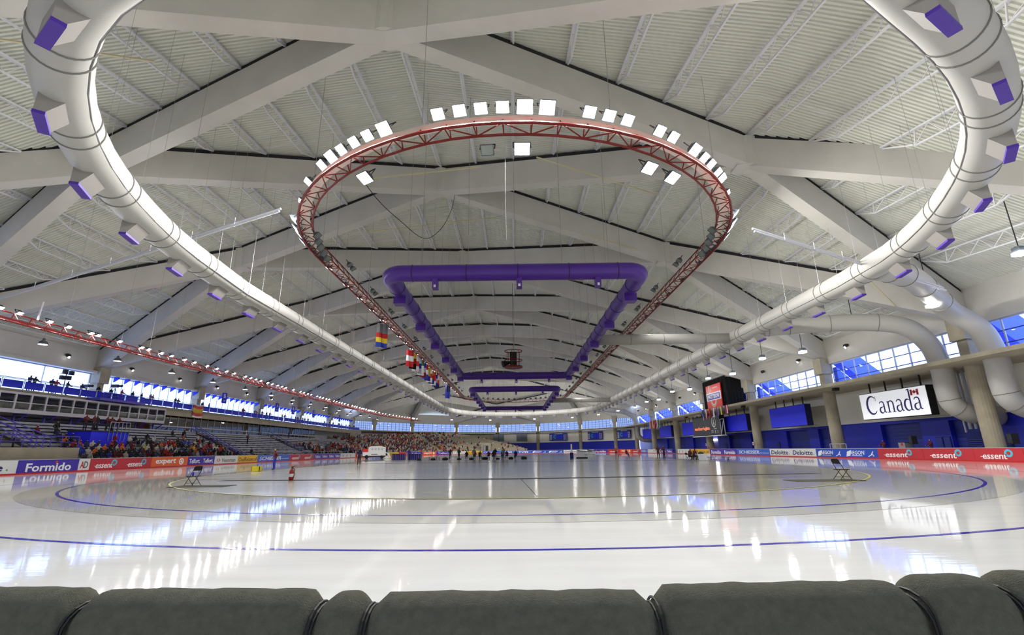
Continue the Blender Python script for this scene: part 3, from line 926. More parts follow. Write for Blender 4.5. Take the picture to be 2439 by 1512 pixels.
# ------------------------------------------------------------------ floodlights
def flood_meshes(lit, s=1.0, lm='lamp_lit'):
    b = MB()                                   # local: light leaves along -Z
    a, c, d = .33 * s, .29 * s, .3 * s
    top = [(-a * .55, -c * .5, d), (a * .55, -c * .5, d), (a * .55, c * .5, d), (-a * .55, c * .5, d)]
    bot = [(-a, -c, 0), (a, -c, 0), (a, c, 0), (-a, c, 0)]
    b.face(top)
    for i in range(4): b.face([bot[i], bot[(i + 1) % 4], top[(i + 1) % 4], top[i]])
    for x0, y0, x1, y1 in ((-a, -c, a, -c), (a, -c, a, c), (a, c, -a, c), (-a, c, -a, -c)): b.bar((x0, y0, 0), (x1, y1, 0), .035 * s, .05 * s)
    body = b.mesh('lamp_housing', ['lamp_body'])
    g = MB(); g.face([(-a * .96, -c * .96, -.004), (-a * .96, c * .96, -.004), (a * .96, c * .96, -.004), (a * .96, -c * .96, -.004)])
    lens = g.mesh('lamp_lens', [lm if lit else 'lamp_glass_off'])
    y = MB(); y.bar((-a - .05, 0, .1 * s), (-a - .05, 0, .55 * s), .03, .06); y.bar((a + .05, 0, .1 * s), (a + .05, 0, .55 * s), .03, .06); y.bar((-a - .07, 0, .55 * s), (a + .07, 0, .55 * s), .06, .03)
    yoke = y.mesh('lamp_yoke', ['dark_metal'])
    return body, lens, yoke
FM = {True: flood_meshes(True), False: flood_meshes(False), 'big': flood_meshes(True, 1.22), 'small': flood_meshes(True, .8), 'left': flood_meshes(True, .6, 'lamp_lit_left'), 'side': flood_meshes(True, .8, 'lamp_lit_side'), 'smalloff': flood_meshes(False, .85)}
def flood(p, aim, kind, label, group):
    body, lens, yoke = FM[kind]
    d = (Vector(aim) - Vector(p)).normalized(); z = -d
    x = Vector((0, 0, 1)).cross(z)
    x = x.normalized() if x.length > 1e-3 else Vector((1, 0, 0))
    y = z.cross(x)
    o = empty('floodlight', p)
    o.matrix_world = Matrix(((x.x, y.x, z.x, p[0]), (x.y, y.y, z.y, p[1]), (x.z, y.z, z.z, p[2]), (0, 0, 0, 1)))
    for nm, me in (('lamp_housing', body), ('lamp_lens', lens), ('lamp_yoke', yoke)): link(nm, me, o)
    return tag(o, label, 'floodlight', group)
ORD = ['first', 'second', 'third', 'fourth', 'fifth', 'sixth', 'seventh', 'eighth', 'ninth', 'tenth', 'eleventh', 'twelfth', 'thirteenth', 'fourteenth', 'fifteenth', 'sixteenth', 'seventeenth', 'eighteenth', 'nineteenth', 'twentieth', 'twenty-first', 'twenty-second', 'twenty-third', 'twenty-fourth', 'twenty-fifth']
def ordw(n):
    tens = ['', '', 'twent', 'thirt', 'fort', 'fift', 'sixt', 'sevent']
    if n < 20: return ORD[n - 1]
    return tens[n // 10] + ('ieth' if n % 10 == 0 else 'y-' + ORD[n % 10 - 1])
NEAR = [(-64.7, True), (-54.2, True), (-45.6, True), (-41.4, 'big'), (-37.6, True), (-33.5, True), (-29.7, True), (-25.5, 'big'), (-14, True), (-9.9, True), (-6, True), (-2.1, True), (1.9, 'big'), (5.9, 'big'), (13.8, True), (17.7, True), (21.6, True), (29.3, True), (33.1, True), (40.4, 'big'), (44.4, True), (47.8, True), (52.1, True), (55.3, 'big'), (63.1, True)]
for a, kd in NEAR:
    t = radians(a); R = 16.4
    p = (R * sin(t), YC0 - R * cos(t), 18.3)
    aim = (30 * sin(t), YC0 - 30 * cos(t) , 0)
    flood(p, aim, kd, 'lit floodlight on top of the near curve of the oval truss, %s from the left' % ORD[NEAR.index((a, kd))], 'lit floodlights on top of the near truss curve')
for a, kd, lb in ((-33.3, 'big', 'lit floodlight hung under the near curve of the oval truss, leftmost'), (-5.3, False, 'unlit floodlight with glass face hung under the middle of the near truss curve'), (1.4, 'big', 'lit floodlight hung under the middle of the near truss curve'), (28.9, 'big', 'lit floodlight hung under the near truss curve, second from the right'), (35.9, 'big', 'lit floodlight hung under the near curve of the oval truss, rightmost')):
    t = radians(a); p = (15.5 * sin(t), YC0 - 15.5 * cos(t), 16.45)
    flood(p, (24 * sin(t), YC0 - 24 * cos(t), 0), kd, lb, None)
for i in range(7):                                  # lamps seen edge-on at the shoulders
    for s in (-1, 1):
        t = radians(70 + i * 4.2); p = (s * 16.9 * sin(t), YC0 - 16.9 * cos(t), 17.6 - .1 * (i % 2))
        flood(p, (s * 36 * sin(t), YC0 - 30 * cos(t), 0), True, 'lit floodlight seen edge-on at the %s shoulder of the oval truss, %s from the front' % ('left' if s < 0 else 'right', ordw(i + 1)), 'floodlights on the %s truss shoulder' % ('left' if s < 0 else 'right'))
        if i < 5:
            p = (s * 15.2 * sin(t), YC0 - 15.2 * cos(t), 16.6)
            flood(p, (s * -2, YC0 - 6, 0), 'smalloff', 'unlit floodlight inside the %s shoulder of the oval truss, %s from the front' % ('left' if s < 0 else 'right', ordw(i + 1)), 'unlit floodlights inside the %s truss shoulder' % ('left' if s < 0 else 'right'))
for s in (-1, 1):
    nm = 'left' if s < 0 else 'right'
    for i in range(24):
        y = 40.5 + i * 4.5
        flood((s * 16.8, y, 17.5), (34 if s > 0 else -22, y, 0), 'side', 'lit floodlight on the outer %s side of the oval truss, %s from the near end' % (nm, ordw(i + 1)), 'lit floodlights along the %s truss side' % nm)
    for i in range(14):
        y = 42 + i * 7.6
        for e in (-.5, .5):
            flood((s * 15.3, y + e, 18.2), (s * 4, y, 0), 'smalloff', 'unlit floodlight inside the oval truss, %s side, %s pair from the near end, %s one' % (nm, ordw(i + 1), 'nearer' if e < 0 else 'farther'), 'unlit floodlights along the %s truss side' % nm)
for i in range(21):
    t = radians(-66 + i * 6.6); p = (16.5 * sin(t), YC1 + 16.5 * cos(t), 18.3)
    flood(p, (34 * sin(t), YC1 + 40 * cos(t), 0), True, 'floodlight on the far curve of the oval truss seen from behind, %s from the left' % ordw(i + 1), 'floodlights on the far truss curve')
LY = [34.7, 36.2, 38.8, 40.6, 43.0, 43.8, 46.4, 49.4, 50.4, 52.4, 54.1, 56.4, 58.3, 60.9]
y = 63.0
while y < 171: LY.append(y); y += random.choice((1.5, 1.9, 2.3, 3.0))
for li, y in enumerate(LY):
    x = LTX - .9 * sin(pi * (y - 30) / 142) + (max(0, y - 135) ** 2) * .0042
    flood((x - .1, y, LTZ + .72), (-31, y, 0), 'left', 'lit floodlight on the red truss above the left straight, %s from the near end' % ordw(li + 1), 'lit floodlights on the left truss')
# dish lamps hung below the left truss
dm = MB(); dm.lathe([(.08, .55), (.12, .35), (.3, .22), (.38, 0)], 16); dme = dm.mesh('lamp_shade', ['lamp_body'], True)
dl = MB(); dl.lathe([(.33, -.01), (.3, .03)], 16); dle = dl.mesh('lamp_disc', ['dim_lit'])
for i in range(14):
    y = 41 + i * 8.2
    o = empty('dish_lamp', (-41.6, y, 10.9)); link('lamp_shade', dme, o); link('lamp_disc', dle, o)
    r = MB(); r.tube([(0, 0, .5), (0, 0, zbot(-41.6 - XM, y) + DECK_UP - 10.85)], .015, 4); r.build('lamp_cord', 'steel', o)
    tag(o, 'small dish lamp hanging just below the left lighting truss', 'lamp', 'dish lamps under the left truss')
# square high-bay lamps along the right side
hb = MB(); hb.box(-.28, .28, -.28, .28, .12, .5); hb.bar((-.3, 0, .5), (.3, 0, .5), .08, .06); hbe = hb.mesh('lamp_housing', ['lamp_body'])
hl = MB(); hl.box(-.33, .33, -.33, .33, -.1, .12); hle = hl.mesh('lamp_diffuser', ['small_lit'])
for i, (x, y, z) in enumerate([(36, 31.8, 14.5), (36, 39.7, 13.0), (36, 49.4, 13.8), (36, 59.0, 12.8), (36, 68.8, 13.8), (36, 78.8, 13.1), (36, 89, 13.8), (36, 99, 13.0), (36, 110, 13.8), (36, 121, 13.1), (36, 132, 13.6), (36, 145, 13.2), (34, 160, 13.4), (30, 174, 13.2), (22, 186, 13.0), (8, 196, 13.2), (-10, 200, 13.2), (-25, 194, 13.2), (-38, 184, 13.2)]):
    o = empty('high_bay_lamp', (x, y, z)); link('lamp_housing', hbe, o); link('lamp_diffuser', hle, o)
    r = MB(); r.bar((0, 0, .5), (0, 0, zbot(x - XM, y) + DECK_UP - z - .03), .05, .05); r.build('lamp_stem', 'dark_metal', o)
    tag(o, ('square lit high-bay lamp hanging along the right side of the hall' if i < 13 else 'square lit high-bay lamp hanging over the far end of the hall'), 'lamp', 'high-bay lamps along the right side' if i < 13 else 'high-bay lamps over the far end')
# bullet fixtures on the concrete edge beams
bf = MB(); bf.tube([(0, 0, 0), (.12, 0, -.02), (.42, 0, -.12), (.55, 0, -.16)], [.14, .2, .24, .2], 14); bfe = bf.mesh('fixture_body', ['dark_metal'], True)
bd = MB(); bd.tube([(.45, 0, -.34), (.5, 0, -.37)], .15, 12); bde = bd.mesh('fixture_lens', ['dim_lit'])
for side, x, sg in (('right', XR - .05, -1), ('left', XL + .05, 1)):
    for k in range(0, 6):
        for e in (5.5, 16.5):
            o = empty('wall_fixture', (x, yk(k) + e, 14.3), 0 if sg > 0 else pi)
            link('fixture_body', bfe, o)
            if (k + int(e)) % 2 == 0 or side == 'left': link('fixture_lens', bde, o)
            tag(o, 'dark bullet-shaped fixture on the concrete edge beam over the %s windows' % side, 'light fixture', 'bullet fixtures on the %s edge beam' % side)
# pale conduits (yellowish tubes) among the joists
for n, (a, b) in enumerate((((-14, 38.5, 26.2), (-3, 38.9, 27.6)), ((-17, 50.5, 26.8), (-2, 50.8, 28.6)), ((2, 36.0, 26.6), (14, 41.0, 25.6)), ((4, 50.0, 27.2), (15, 54.0, 25.8)), ((30, 41, 19.6), (39, 47, 16.0)), ((-28, 20, 23.5), (-22, 24, 25.6)))):
    a = (a[0], a[1], a[2] - .9); b = (b[0], b[1], b[2] - .9); m = MB(); m.bar(a, b, .1, .1); tag(m.build('conduit', 'wood_pipe'), 'thin cream conduit among the roof joists, ' + ('above the near truss curve', 'behind the near truss curve left of centre', 'above the right side of the near truss curve', 'behind the right side of the near truss curve', 'above the right ring duct', 'beside the top left ring duct')[n], 'conduit', 'cream conduits under the deck')
# ------------------------------------------------------------------ advertising boards round the track
BH = 1.12
def annulus(mb, c, ro, ri, z0, z1, n=28, sx=1.0, a0=0, a1=2 * pi):
    for i in range(n):
        t0 = a0 + (a1 - a0) * i / n; t1 = a0 + (a1 - a0) * (i + 1) / n
        P = lambda r, t, z: (c[0] + r * cos(t) * sx, c[1] + r * sin(t), z)
        mb.face([P(ri, t0, z1), P(ro, t0, z1), P(ro, t1, z1), P(ri, t1, z1)])
        mb.face([P(ro, t0, z0), P(ro, t1, z0), P(ro, t1, z1), P(ro, t0, z1)])
        mb.face([P(ri, t1, z0), P(ri, t0, z0), P(ri, t0, z1), P(ri, t1, z1)])
def disc(mb, c, r, z0, z1, n=24, sx=1.0):
    mb.prism([(c[0] + r * cos(2 * pi * i / n) * sx, c[1] + r * sin(2 * pi * i / n)) for i in range(n)], (0, 0, z0), (1, 0, 0), (0, 1, 0), (0, 0, 1), z1 - z0)
def poly(mb, pts, z0, z1): mb.prism(pts, (0, 0, z0), (1, 0, 0), (0, 1, 0), (0, 0, 1), z1 - z0)
ZF = 0.062
def put_text(par, s, x, y, size, width, material, bold=0.02, shear=0.0, th=.006):
    return link('lettering', text_mesh(s, size, width, bold, shear, th, material), par, Matrix.Translation((x, y, ZF + .004)))
def emblem(par, fn, material):
    mb = MB(); fn(mb); return mb.build('emblem', material, par)
def deco(kind, b, W, x0):
    """draws one advert of width W starting at local x0 on board b; y runs 0.14..1.05"""
    cx = x0 + W / 2; yc = .6
    if kind == 'essent':
        put_text(b, 'essent', cx - W * .07, .46, .74, W * .50, 'txt_white', .03, .15)
        emblem(b, lambda mb: poly(mb, [(cx - W * .36, .42), (cx - W * .27, .42), (cx - W * .27, .47), (cx - W * .36, .47)], ZF, ZF + .01), 'txt_white')
        emblem(b, lambda mb: annulus(mb, (cx + W * .22, .72), .31, .15, ZF, ZF + .012, sx=1.15), 'txt_teal')
        emblem(b, lambda mb: poly(mb, [(cx + W * .13, .52), (cx + W * .19, .56), (cx + W * .17, .63), (cx + W * .13, .6)], ZF, ZF + .012), 'txt_white')
    elif kind == 'formido':
        put_text(b, 'Formido', cx, .52, .92, W * .74, 'txt_white', .045)
        emblem(b, lambda mb: poly(mb, [(cx + W * .10 + (.17 if i % 2 == 0 else .07) * cos(pi / 2 + i * pi / 5) * 1.1, .92 + (.17 if i % 2 == 0 else .07) * sin(pi / 2 + i * pi / 5)) for i in range(10)], ZF, ZF + .016), 'txt_star')
    elif kind == 'ad':
        put_text(b, 'A', cx - W * .17, .6, .85, W * .36, 'txt_red', .03); put_text(b, 'D', cx + W * .17, .6, .85, W * .36, 'txt_grey', .03)
    elif kind == 'expert':
        put_text(b, 'expert', cx - W * .12, .6, .8, W * .54, 'txt_white', .05)
        emblem(b, lambda mb: disc(mb, (cx + W * .31, .6), .38, ZF, ZF + .01, sx=W / 6.2 + .1), 'txt_white')
        emblem(b, lambda mb: [disc(mb, (cx + W * .31 + .2 * cos(t), .6 + .2 * sin(t)), .075, ZF + .01, ZF + .016) for t in (.3, 1.4, 2.7, 3.9, 5.1)], 'board_orange')
    elif kind == 'telfort':
        put_text(b, 'Telfort.', cx, .58, .74, W * .78, 'txt_white', .035)
    elif kind == 'veenman':
        put_text(b, 'Veenman', cx + W * .1, .56, .72, W * .6, 'txt_grey', .01)
        emblem(b, lambda mb: [poly(mb, [(cx - W * .34 + s * .0, .85), (cx - W * .34 - s * W * .07, .6), (cx - W * .34, .35), (cx - W * .34 - s * W * .035, .6)], ZF, ZF + .01) for s in (1,)] , 'txt_red')
        emblem(b, lambda mb: poly(mb, [(cx - W * .33, .85), (cx - W * .295, .6), (cx - W * .33, .35), (cx - W * .26, .6)], ZF, ZF + .01), 'txt_red')
    elif kind == 'oad':
        put_text(b, 'OadReizen.nl', cx, .58, .8, W * .9, 'txt_brown', .015)
    elif kind == 'schiesser':
        put_text(b, 'SCHIESSER', cx - W * .12, .6, .75, W * .64, 'txt_white', .02, .25)
        put_text(b, 'cool underwear', cx + W * .34, .5, .22, W * .26, 'txt_white', .01)
    elif kind == 'deloitte':
        put_text(b, 'Deloitte', cx - W * .03, .6, .86, W * .8, 'txt_navy', .025, .12)
        emblem(b, lambda mb: disc(mb, (cx + W * .41, .4), .075, ZF, ZF + .01, 12), 'txt_green')
    elif kind == 'aegon':
        put_text(b, 'AEGON', cx - W * .1, .66, .62, W * .46, 'txt_white', .03, .2)
        emblem(b, lambda mb: poly(mb, [(cx - W * .44, .2), (cx - W * .40, .78), (cx - W * .26, .95), (cx - W * .31, .3)], ZF, ZF + .004), 'txt_white')
        emblem(b, lambda mb: poly(mb, [(cx - W * .27, .28), (cx + .05 * W, .28), (cx + .05 * W, .34), (cx - W * .27, .34)], ZF, ZF + .006), 'txt_white')
        emblem(b, lambda mb: [poly(mb, p, ZF, ZF + .006) for p in ([(cx + W * .2, .22), (cx + W * .3, .45), (cx + W * .36, .82), (cx + W * .38, .82), (cx + W * .345, .5), (cx + W * .34, .42), (cx + W * .23, .22)], [(cx + W * .33, .45), (cx + W * .37, .3), (cx + W * .35, .2), (cx + W * .39, .32), (cx + W * .36, .5)])], 'txt_white')
    elif kind == 'tvm':
        put_text(b, 'TVM', cx, .58, .8, W * .6, 'txt_white', .05)
        emblem(b, lambda mb: [poly(mb, [(cx - s * W * .33, .66), (cx - s * W * .45, .66), (cx - s * W * .45, .76), (cx - s * W * .33, .76)][::s], ZF, ZF + .01) for s in (1, -1)], 'txt_green')
    elif kind == 'stripes':
        emblem(b, lambda mb: [poly(mb, [(x0 + W * f, .3), (x0 + W * f + .25, .3), (x0 + W * f + .45, .85), (x0 + W * f + .2, .85)], ZF, ZF + .01) for f in (.15, .4, .65)], 'txt_grey')
def board(o, ux, W, material, label, ads, lean=0.0):
    uy = Vector((0, 0, 1)); b = empty('advertising_board', (0, 0, 0)); b.matrix_world = frame(o, ux, uy)
    tag(b, label, 'ad board')
    m = MB(); m.box(0.01, W - .01, .12, BH, -.06, .06); m.build('board_panel', material, b)
    m = MB(); m.box(0, W, 0, .12, -.08, .075); m.build('base_strip', 'red_strip', b)
    m = MB(); m.box(0, W, BH, BH + .05, -.09, .075); m.build('top_cap', 'board_grey', b)
    n = len(ads)
    for i, a in enumerate(ads):
        if a: deco(a, b, W / n, W * i / n)
    return b
BX = 40.2
LB = [(31.5, 40.0, 'board_white', ['deloitte'], 'white ad board with navy lettering ending in a green dot, leftmost in view'),
      (40.0, 45.6, 'board_purple', ['formido'], 'purple ad board with big white lettering and orange star, nearest on the left'),
      (45.6, 46.8, 'board_white', ['ad'], 'narrow white ad board with two red and grey capitals beside the purple board'),
      (46.8, 54.7, 'board_red', ['essent', 'essent'], 'red ad board with two blue rings, nearest one on the left straight'),
      (54.7, 60.8, 'board_orange', ['expert'], 'orange ad board with white disc emblem, nearest on the left straight'),
      (60.8, 66.2, 'board_purple', ['telfort', 'telfort'], 'violet ad board with the same white word twice, beside the orange board'),
      (66.2, 71.7, 'board_white', ['veenman'], 'white ad board with grey word and red diamond emblem'),
      (71.7, 77.2, 'board_yellow', ['oad'], 'yellow ad board behind the person in blue trousers'),
      (77.2, 88.4, 'board_blue', ['schiesser'], 'light blue ad board with slanted white capitals on the left straight'),
      (88.4, 99.1, 'board_red', ['essent', 'essent'], 'red ad board with two blue rings, farther one on the left straight'),
      (99.1, 114.0, 'board_purple', ['telfort', 'telfort', 'telfort', 'telfort'], 'violet ad board repeating a white word four times, far left straight'),
      (114.0, 124.4, 'board_white', ['stripes'], 'white ad board with grey marks near the ice resurfacer'),
      (124.4, 135.1, 'board_orange', ['expert'], 'orange ad board just left of the white ice resurfacer'),
      (135.1, 150.6, 'board_blue', ['aegon', 'stripes'], 'blue and white ad board right of the ice resurfacer')]
for ya, yb, mt, ads, lb in LB: board((-BX, ya, 0), (0, 1, 0), yb - ya, mt, lb, ads)
RB = [(33.0, 39.6, 'board_red', ['essent'], 'red ad board at the right edge of the view, nearest of the red run'),
      (39.6, 43.9, 'board_red', ['essent'], 'red ad board with blue ring, rightmost of the three fully seen'),
      (43.9, 49.3, 'board_red', ['essent'], 'red ad board with blue ring, middle of the right run'),
      (49.3, 55.4, 'board_red', ['essent'], 'red ad board with blue ring next to the blue boards'),
      (55.4, 66.7, 'board_aegon', ['aegon', 'aegon'], 'bright blue ad board with two white slanted emblems on the right straight'),
      (66.7, 78.7, 'board_white', ['deloitte', 'deloitte'], 'white ad board with the same navy word twice on the right straight'),
      (78.7, 90.2, 'board_blue', ['schiesser'], 'light blue ad board with slanted white capitals on the right straight'),
      (90.2, 102.8, 'board_purple', ['formido', 'formido'], 'purple ad board on the right straight behind the bench'),
      (102.8, 114.3, 'board_yellow', ['oad'], 'yellow ad board behind the white-clothed table on the right'),
      (114.3, 123.0, 'board_white', ['stripes'], 'white ad board with grey marks at the board gap on the right'),
      (127.0, 137.0, 'board_purple', ['telfort', 'telfort'], 'violet ad board just beyond the gap on the right straight'),
      (137.0, 150.6, 'board_white', ['tvm', 'tvm'], 'white ad board with green bars, end of the right straight')]
for ya, yb, mt, ads, lb in RB: board((BX, yb, 0), (0, -1, 0), yb - ya, mt, lb, ads)
ARC = [('board_white', 'stripes'), ('board_yellow', 'oad'), ('board_red', 'essent'), ('board_purple', 'telfort'), ('board_orange', 'expert'), ('board_purple', 'telfort'), ('board_white', 'veenman'), ('board_yellow', 'oad'), ('board_aegon', 'schiesser'), ('board_blue', 'tvm'), ('board_blue', 'tvm'), ('board_aegon', 'aegon'), ('board_aegon', 'aegon'), ('board_white', 'deloitte'), ('board_white', 'deloitte'), ('board_purple', 'formido'), ('board_red', 'essent'), ('board_orange', 'expert'), ('board_red', 'essent'), ('board_blue', 'schiesser')]
ordn = ['first', 'second', 'third', 'fourth', 'fifth', 'sixth', 'seventh', 'eighth', 'ninth', 'tenth', 'eleventh', 'twelfth', 'thirteenth', 'fourteenth', 'fifteenth', 'sixteenth', 'seventeenth', 'eighteenth', 'nineteenth', 'twentieth']
cname = dict(board_white='white', board_yellow='yellow', board_red='red', board_purple='violet', board_orange='orange', board_aegon='deep blue', board_blue='light blue')
nA = len(ARC)
for i, (mt, kd) in enumerate(ARC):
    t0 = pi - pi * i / nA; t1 = pi - pi * (i + 1) / nA
    a = Vector((BX * cos(t0), YC1 + BX * sin(t0), 0)); b = Vector((BX * cos(t1), YC1 + BX * sin(t1), 0))
    board(a, b - a, (b - a).length, mt, '%s ad board on the far curve, %s from the left' % (cname[mt], ordn[i]), [kd])

# ------------------------------------------------------------------ padded crash mats in front of the camera
PR = 35.0; PYC = 2.15 + PR
def pad(xa, xb, label, dz=0.0, lean=0.0):
    n = 18; W = xb - xa
    prof = []                                   # (depth back towards camera, z): ice side -> rounded top -> camera side
    T, H = .24, .975 + dz
    for (u, z) in ((-.02, .0), (-.02, .4), (-.01, .80)): prof.append((u, z))
    for i in range(10):
        t = pi - (pi) * i / 9; prof.append((T / 2 + cos(t) * T / 2, H - .10 + .10 * (sin(t) ** .8 if sin(t) > 0 else 0)))
    prof += [(T + .012, .80), (T + .02, .66), (T + .02, .52), (T + .012, .34), (T - .01, .0)]
    m = MB(); K = len(prof)
    for i in range(n + 1):
        s = i / n; x = xa + .004 + (W - .008) * s
        e = min(s, 1 - s) * W; pin = max(0.0, 1 - e / .075) ** 2
        wr = .004 * sin(x * 23) + .003 * sin(x * 51 + 1)
        for (u, z) in prof:
            uu = T / 2 + (u - T / 2) * (1 - .16 * pin); zz = z - (.055 * pin if z > .7 else .0) + (wr * .5 if z > .8 else 0)
            if .2 < z < .8 and u > T / 2: uu += wr * 1.5
            R = PR + uu; a = x / PR
            m.v.append((R * sin(a), PYC - R * cos(a), zz))
    for i in range(n):
        for j in range(K - 1):
            a = i * K + j; m.f.append((a, a + K, a + K + 1, a + 1)); m.m.append(0)
    m.f.append(tuple(range(K))); m.m.append(0); m.f.append(tuple(n * K + j for j in range(K))[::-1]); m.m.append(0)
    o = m.build('crash_pad', 'pad_fabric', None, True)
    s = MB()                                    # piped seam along the top edge on the camera side
    for e in (xa + .006, xb - .006):
        pts = [((PR + u * 1.0) * sin(e / PR), PYC - (PR + u) * cos(e / PR), z - .045 if z > .7 else z) for (u, z) in prof[3:]]
        s.tube(pts, .005, 5)
    s.build('seam_piping', 'black', o)
    return tag(o, label, 'crash pad')
pad(-3.1, -1.86, 'dark grey padded crash mat at the bottom left corner', .004)
pad(-1.86, -.95, 'dark grey padded crash mat, second full one from the left', .0)
pad(-.95, -.76, 'narrow dark grey crash mat between two wider ones at bottom centre', -.008)
pad(-.76, .30, 'widest dark grey crash mat at the bottom centre of the view', -.012)
pad(.30, 1.27, 'dark grey crash mat right of centre with a slanted seam', .004)
pad(1.27, 1.62, 'puckered dark grey crash mat near the bottom right corner', .02)
pad(1.62, 2.05, 'dark grey crash mat with folded fabric at the bottom right', .026)
pad(2.05, 2.9, 'dark grey crash mat cut by the right edge of the view', .02)

# ------------------------------------------------------------------ signs and screens along the right wall
def wall_panel(name, x, ya, yb, z0, z1, depth, face, side, label, cat, rods=4):
    """panel facing the ice; local x runs from far to near, y up, z out of the face"""
    o = empty(name, (x, yb, z0)); o.matrix_world = frame((x, yb, z0), (0, -1, 0), (0, 0, 1)); tag(o, label, cat)
    W, H = yb - ya, z1 - z0
    m = MB(); m.box(0, W, 0, H, -depth, -.01); m.build('casing', side, o)
    m = MB(); m.box(.06, W - .06, .06, H - .06, -.02, .02); m.build('screen_face', face, o)
    for i in range(rods):
        r = MB(); xx = W * (i + .6) / rods; r.bar((xx, H, -depth / 2), (xx, 8.72 - z0, -depth / 2), .12, .12); r.build('hanger_rod', 'black', o)
    return o, W, H
wall_panel('blue_screen', 43.2, 72.6, 82.9, 4.45, 7.6, .9, 'blue_screen', 'blue_recess', 'large plain blue hanging panel, nearest of the row', 'panel')
wall_panel('blue_screen', 43.2, 91.4, 101.6, 4.4, 7.5, .9, 'blue_screen', 'blue_recess', 'plain blue hanging panel below the row of national flags', 'panel', 3)
wall_panel('blue_screen', 43.2, 116.0, 127.0, 4.4, 7.5, .9, 'blue_screen', 'blue_recess', 'plain blue hanging panel just left of the black scoreboard', 'panel')
wall_panel('blue_screen', 43.2, 136.0, 147.0, 4.4, 7.5, .9, 'blue_screen', 'blue_recess', 'plain blue hanging panel behind the far flag bunch', 'panel')
wall_panel('blue_screen', 43.2, 156.0, 166.5, 4.4, 7.5, .9, 'blue_screen', 'blue_recess', 'farthest plain blue hanging panel on the right wall', 'panel')
cs, W, H = wall_panel('wordmark_sign', 42.9, 50.4, 60.4, 4.45, 7.55, .8, 'sign_face', 'black', 'white illuminated sign with dark serif lettering and small red flag', 'sign')
# serif lettering from pen strokes of varying width
def strokes(par, lst, material, ox, oy, s):
    mb = MB()
    for pts in lst:
        n = len(pts)
        L, Rr = [], []
        for i, (x, y, w) in enumerate(pts):
            a = pts[max(i - 1, 0)]; b = pts[min(i + 1, n - 1)]
            d = Vector((b[0] - a[0], b[1] - a[1])).normalized(); nn = Vector((-d.y, d.x)) * (w / 2)
            L.append((x + nn.x, y + nn.y)); Rr.append((x - nn.x, y - nn.y))
        for i in range(n - 1):
            q = [Rr[i], Rr[i + 1], L[i + 1], L[i]]
            poly(mb, [(ox + a * s, oy + b * s) for a, b in q], .02, .035)
    return mb.build('lettering', material, par)
def arc(cx, cy_, rx, ry, a0, a1, w0, w1, n=14, mid=None):
    out = []
    for i in range(n + 1):
        t = radians(a0 + (a1 - a0) * i / n); f = i / n
        w = w0 + (w1 - w0) * f if mid is None else (w0 + (mid - w0) * sin(pi * f) if True else 0)
        out.append((cx + rx * cos(t), cy_ + ry * sin(t), w))
    return out
def ser(x, y, w=.34, h=.05): return [(x - w / 2, y, h), (x + w / 2, y, h)]
GL = {
 'C': ([arc(.72, .78, .62, .78, 48, 318, .05, .05, 22, .24), [(1.2, 1.1, .05), (1.23, 1.52, .05)]], 1.5),
 'a': ([arc(.38, .78, .26, .22, 165, 10, .06, .13, 8), [(.64, .8, .15), (.64, .2, .15), (.72, .06, .12), (.86, .06, .05)], arc(.36, .27, .25, .25, 75, 300, .05, .05, 12, .17), [(.42, .52, .05), (.62, .62, .05)], [(.48, .06, .05), (.62, .16, .07)]], .92),
 'n': ([[(.26, 0, .15), (.26, .95, .15)], ser(.24, .03, .42), [(.08, .9, .05), (.26, .97, .06)], arc(.53, .72, .27, .25, 165, 0, .05, .15, 8), [(.8, .74, .15), (.8, 0, .15)], ser(.8, .03, .42)], 1.08),
 'd': ([arc(.42, .48, .33, .46, 60, 300, .05, .05, 16, .19), [(.72, 1.72, .15), (.72, .04, .15)], [(.5, 1.66, .05), (.72, 1.74, .07)], [(.72, .06, .1), (.92, .04, .05)], [(.58, .88, .05), (.72, .8, .05)], [(.58, .06, .05), (.72, .16, .06)]], 1.0)}
x = W * .1; S = 1.32
for ch in 'Canada':
    st, adv = GL[ch]; strokes(cs, st, 'txt_navy', x, .62, S); x += adv * S * .98
x0 = x - .62 * S; fy = .62 + 1.18 * S
for (a, b) in ((0, .28), (.82, 1.1)):
    m = MB(); poly(m, [(x0 - .5 + a, fy), (x0 - .5 + b, fy), (x0 - .5 + b, fy + .62), (x0 - .5 + a, fy + .62)], .02, .035); m.build('flag_bar', 'txt_red', cs)
leaf = [(0, -.26), (.02, -.1), (.17, -.12), (.14, -.06), (.26, .04), (.2, .07), (.23, .16), (.13, .13), (.1, .2), (.05, .1), (.07, .24), (.03, .21), (0, .29)]
leaf = leaf + [(-a, b) for a, b in leaf[::-1][1:-1]] + [(-.02, -.26)]
m = MB(); poly(m, [(x0 + .05 + a, fy + .31 + b) for a, b in leaf], .02, .035); m.build('maple_leaf', 'txt_red', cs)
